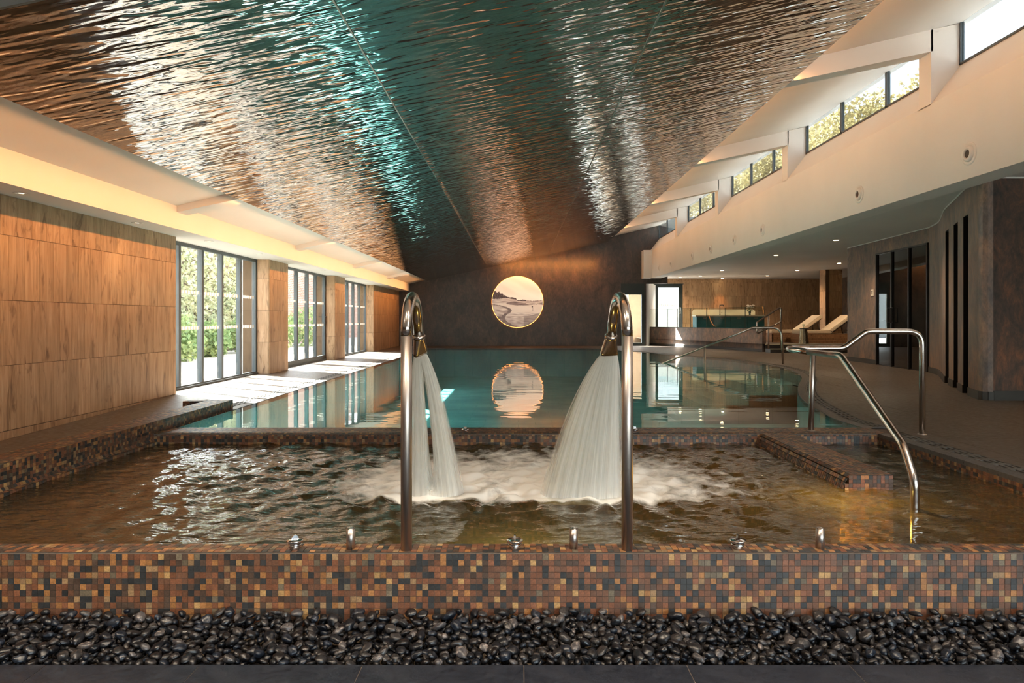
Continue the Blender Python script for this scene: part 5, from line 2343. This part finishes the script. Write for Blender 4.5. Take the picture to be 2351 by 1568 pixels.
gl = thing('drinking_glass', 'small glass standing on the drum side table', 'glass', (8.76, 20.95, PZ + 0.472))
mb = MB()
mb.lathe([(0.025, 0.0), (0.012, 0.01), (0.010, 0.05), (0.035, 0.08), (0.04, 0.13)], n=16, caps=False)
mb.build('glass_bowl', M['glass_green'], gl)

# ------------------------------------------------------------------ pebbles
bed = MB()
bed.box(-3.3, 3.3, 2.475, FY, -0.45, -0.335)
bedo = bed.build('pebble_bed', M['soil'])
tag(bedo, 'dark bed under the pebbles between slabs and mosaic wall', 'ground', kind='structure')


def pebble_mesh(seed, lod):
    bm = bmesh.new()
    bmesh.ops.create_icosphere(bm, subdivisions=lod, radius=1.0)
    r = random.Random(seed)
    sx_, sy_, sz_ = r.uniform(0.85, 1.25), r.uniform(0.65, 0.95), r.uniform(0.40, 0.66)
    off = Vector((r.uniform(0, 50),) * 3)
    for v in bm.verts:
        n_ = 1 + 0.26 * noise.noise(v.co * 1.2 + off) + 0.06 * noise.noise(v.co * 3.1 + off)
        v.co = Vector((v.co.x * sx_, v.co.y * sy_, v.co.z * sz_)) * n_
    for f in bm.faces:
        f.smooth = True
    me = bpy.data.meshes.new('pebble')
    bm.to_mesh(me)
    bm.free()
    base = r.choice([(0.009, 0.010, 0.012), (0.014, 0.014, 0.015), (0.007, 0.008, 0.010), (0.022, 0.019, 0.017), (0.016, 0.020, 0.026), (0.013, 0.010, 0.009), (0.045, 0.038, 0.032)] if seed % 13 else [(0.11, 0.09, 0.075)])
    ca = me.color_attributes.new('tcol', 'FLOAT_COLOR', 'POINT')
    base = tuple(c * k for c, k in zip(base, (0.62, 0.70, 0.85)))
    ca.data.foreach_set('color', list((*base, 1.0)) * len(me.vertices))
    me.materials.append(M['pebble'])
    return me


pv_hi = [pebble_mesh(k, 3) for k in range(26)]
pv_lo = [pebble_mesh(k + 100, 2) for k in range(20)]
pebs = []
rp = random.Random(5)
ymin, ymax = 2.475, 2.835
# poisson-like packing in three layers
grid = {}


def try_place(layer, z, n, smin, smax):
    placed = []
    tries = 0
    while len(placed) < n and tries < n * 30:
        tries += 1
        x = rp.uniform(-2.45, 2.45)
        s = rp.uniform(smin, smax)
        y = rp.uniform(ymin + s * 0.95, ymax - s * 0.55)
        ok = True
        key = (int(x / 0.05), int(y / 0.05))
        for dx in (-1, 0, 1):
            for dy in (-1, 0, 1):
                for (px_, py_, ps) in grid.get((layer, key[0] + dx, key[1] + dy), ()):
                    if (px_ - x) ** 2 + (py_ - y) ** 2 < (0.78 * (ps + s)) ** 2:
                        ok = False
        if ok:
            grid.setdefault((layer, *key), []).append((x, y, s))
            placed.append((x, y, z + 0.030 * max(0, (y - 2.62) / 0.2) + rp.uniform(-0.004, 0.006), s))
    return placed


pebs += try_place(0, -0.315, 1400, 0.015, 0.022)
low_n = len(pebs)
mid_p = try_place(1, -0.292, 1100, 0.014, 0.023)
top_p = try_place(2, -0.272, 620, 0.016, 0.027)
allp = [(p, 'lo') for p in pebs] + [(p, 'lo') for p in mid_p] + [(p, 'hi') for p in top_p]
# the ones showing largest: top layer, big and near
order = sorted(range(len(top_p)), key=lambda i: -(top_p[i][3] / top_p[i][1]) + (0.01 if abs(top_p[i][0]) > 1.95 else 0))
single = set(order[:300])
stuff_v, stuff_f, stuff_c = [], [], []


def add_stuff(me, mtx):
    n0 = len(stuff_v)
    stuff_v.extend([tuple(mtx @ v.co) for v in me.vertices])
    stuff_f.extend([tuple(n0 + i for i in p.vertices) for p in me.polygons])
    c = me.color_attributes['tcol'].data[0].color
    stuff_c.extend(list(c) * len(me.vertices))


for i, (x, y, z, s) in enumerate(top_p):
    me = rp.choice(pv_hi)
    rot = (rp.uniform(-0.6, 0.6), rp.uniform(-0.6, 0.6), rp.uniform(0, 6.28))
    if i in single:
        o = link('pebble', me, None, (x, y, z), rot)
        o.scale = (s, s, s)
        tag(o, 'smooth dark pebble in the bed before the mosaic wall', 'pebble', 'pebbles before the mosaic wall')
    else:
        from mathutils import Euler
        add_stuff(pv_lo[i % 20], Matrix.LocRotScale(Vector((x, y, z)), Euler(rot), Vector((s, s, s))))
from mathutils import Euler
for (x, y, z, s) in pebs + mid_p:
    rot = (rp.uniform(-0.7, 0.7), rp.uniform(-0.7, 0.7), rp.uniform(0, 6.28))
    add_stuff(rp.choice(pv_lo), Matrix.LocRotScale(Vector((x, y, z)), Euler(rot), Vector((s, s, s))))
me = bpy.data.meshes.new('pebbles')
me.from_pydata(stuff_v, [], stuff_f)
me.polygons.foreach_set('use_smooth', [True] * len(me.polygons))
ca = me.color_attributes.new('tcol', 'FLOAT_COLOR', 'POINT')
ca.data.foreach_set('color', stuff_c)
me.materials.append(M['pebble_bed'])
o = link('pebbles', me)
tag(o, 'remaining dark pebbles filling the bed before the mosaic wall', 'pebbles', kind='stuff')

# ------------------------------------------------------------------ outside
gnd = MB()
gnd.box(-60, -4.96, -20, 80, -0.35, -0.02)
o = gnd.build('ground', M['paving'])
tag(o, 'pale garden paving outside the left windows', 'ground', kind='structure')
gnd = MB()
gnd.box(-4.96, 13.3, 28.8, 80, -0.35, -0.02)
gnd.box(-4.96, 13.4, -40, -4.25, -0.45, -0.32)
gnd.box(-4.96, 4.8, 25.85, 28.8, -0.35, -0.02)
gnd.box(13.5, 60, -20, 80, -0.35, -0.02)
o = gnd.build('terrace', M['pale_render'])
tag(o, 'bright terrace beyond the end wall door', 'ground', kind='structure')


def leaf_cloud(n, sampler, size, seed):
    r = np.random.RandomState(seed)
    P = np.array([sampler(r) for _ in range(n)])
    a = r.normal(size=(n, 3))
    a /= np.linalg.norm(a, axis=1)[:, None]
    b = r.normal(size=(n, 3))
    b -= (b * a).sum(1)[:, None] * a
    b /= np.linalg.norm(b, axis=1)[:, None]
    s = size * r.uniform(0.6, 1.3, (n, 1))
    v = np.stack([P - a * s, P + b * s * 0.55, P + a * s, P - b * s * 0.55], 1).reshape(-1, 3)
    f = np.arange(4 * n).reshape(-1, 4)
    me = bpy.data.meshes.new('foliage')
    me.from_pydata(v.tolist(), [], f.tolist())
    return me


# ivy clad garden wall seen through the left windows
hw = thing('ivy_hedge', 'tall ivy-covered garden wall seen through the left windows', 'hedge', (-9.4, 12, 0))
mb = MB()
mb.box(-0.35, 0.0, -6, 14, -0.1, 4.4)
mb.build('wall_body', M['soil'], hw)
me = leaf_cloud(26000, lambda r: (abs(r.normal(0.05, 0.09)), r.uniform(-4, 13.5), r.uniform(0.1, 4.5)), 0.075, 11)
me.materials.append(M['ivy'])
o = link('ivy_leaves', me, hw)
o['kind'] = 'stuff'
for k, (x_, y_, s_) in enumerate(((-8.3, 14.2, 0.55), (-8.2, 16.4, 0.6), (-8.3, 18.4, 0.5), (-8.2, 20.6, 0.6), (-8.2, 23.0, 0.7), (-8.1, 26.0, 0.8))):
    sh = thing('shrub', 'small green shrub at the foot of the ivy wall, %s from the camera' % ords[k], 'shrub', (x_, y_, 0), 'shrubs outside the left windows')
    me = leaf_cloud(1300, lambda r: tuple((lambda v: v / np.linalg.norm(v) * s_ * r.uniform(0.55, 1.05) + np.array([0, 0, s_ * 0.85]))(r.normal(size=3))), 0.07, 30 + k)
    me.materials.append(M['shrub'])
    o = link('foliage', me, sh)
    o['kind'] = 'stuff'
    mb = MB()
    mb.tube([(0, 0, 0), (0.02, 0, s_ * 0.9)], 0.03, 8)
    mb.build('stem', M['bark'], sh)
bw = MB()
bw.box(-9.9, -9.5, 26.2, 60, -0.1, 4.6)
o = bw.build('brick_wall', M['brick'])
tag(o, 'red brick garden building seen through the far left window', 'wall')
mb = MB()
mb.box(-6.55, -6.3, 16.2, 16.45, -0.05, 3.2)
o = mb.build('garden_pillar', M['white'])
tag(o, 'white pillar outside the right edge of the nearest window', 'pillar')
# trees beyond the clerestory
for k, (x_, y_, hgt, sc_) in enumerate(((16.2, 30.5, 11.8, 2.3), (16.5, 35.5, 12.6, 2.6), (16.5, 43.0, 12.6, 2.6), (17.0, 50.0, 12.8, 2.6), (17.0, 60.0, 12.8, 2.8), (17.0, 72.0, 13.2, 3.0))):
    tr_ = thing('tree', 'autumn-leaved tree seen through the clerestory, %s from the camera' % ords[k], 'tree', (x_, y_, 0), 'trees beyond the clerestory')
    mb = MB()
    mb.tube([(0, 0, 0), (0.1, 0.05, hgt * 0.4), (0, 0.1, hgt * 0.75)], 0.2, 10, rads=[0.28, 0.2, 0.08])
    mb.build('trunk', M['bark'], tr_)
    rr_ = np.random.RandomState(k)
    lobes = [(rr_.uniform(-1, 1, 3) * np.array([0.75, 0.75, 0.5]) * sc_ + np.array([0, 0, hgt * 0.85]), sc_ * rr_.uniform(0.4, 0.65)) for _ in range(8)]
    for c_, r_ in lobes:
        mb = MB()
        mb.tube([(0.03, 0.03, hgt * 0.45), tuple(c_)], 0.05, 6, rads=[0.09, 0.02])
        mb.build('branch', M['bark'], tr_)

    def samp(r, lobes=lobes):
        c_, q_ = lobes[r.randint(len(lobes))]
        v = r.normal(size=3)
        return c_ + v / np.linalg.norm(v) * q_ * r.uniform(0.3, 1.05)
    me = leaf_cloud(5200, samp, 0.11, 50 + k)
    me.materials.append(M['autumn'])
    o = link('foliage', me, tr_)
    o['kind'] = 'stuff'
# terrace wall, rail and pale building beyond the end doors
mb = MB()
mb.box(-2, 14, 40, 40.3, -0.1, 7.0)
o = mb.build('garden_building', M['pale_render'])
tag(o, 'pale building wall beyond the two end doors', 'building')
mb = MB()
mb.v += [(6.2, 32, 0), (9.8, 31.2, 0), (9.8, 31.2, 1.95), (6.2, 32, 1.60), (6.2, 32.2, 0), (9.8, 31.4, 0), (9.8, 31.4, 1.95), (6.2, 32.2, 1.60)]
for f in ((0, 1, 2, 3), (7, 6, 5, 4), (3, 2, 6, 7), (0, 3, 7, 4), (1, 5, 6, 2)):
    mb.f.append(f)
    mb.c.append(None)
    mb.smooth.append(False)
o = mb.build('ramp_wall', simple('terrace_render', (0.36, 0.36, 0.35), 0.9))
tag(o, 'white sloping-topped terrace wall outside the lounge door', 'wall')
tr2 = thing('terrace_rail', 'grey metal handrail on the terrace outside the end wall door', 'handrail', (4.55, 29.0, 0))
for k, (xx, zz) in enumerate(((0.0, 1.15), (0.35, 1.25), (0.7, 1.35))):
    mb = MB()
    mb.tube([(xx, 0.3 * k, -0.02), (xx, 0.3 * k, zz)], 0.02, 8)
    mb.build('post', M['frame'], tr2)
mb = MB()
mb.tube([(-0.05, 0, 1.14), (0.75, 0.6, 1.36)], 0.022, 8)
mb.build('top_rail', M['frame'], tr2)
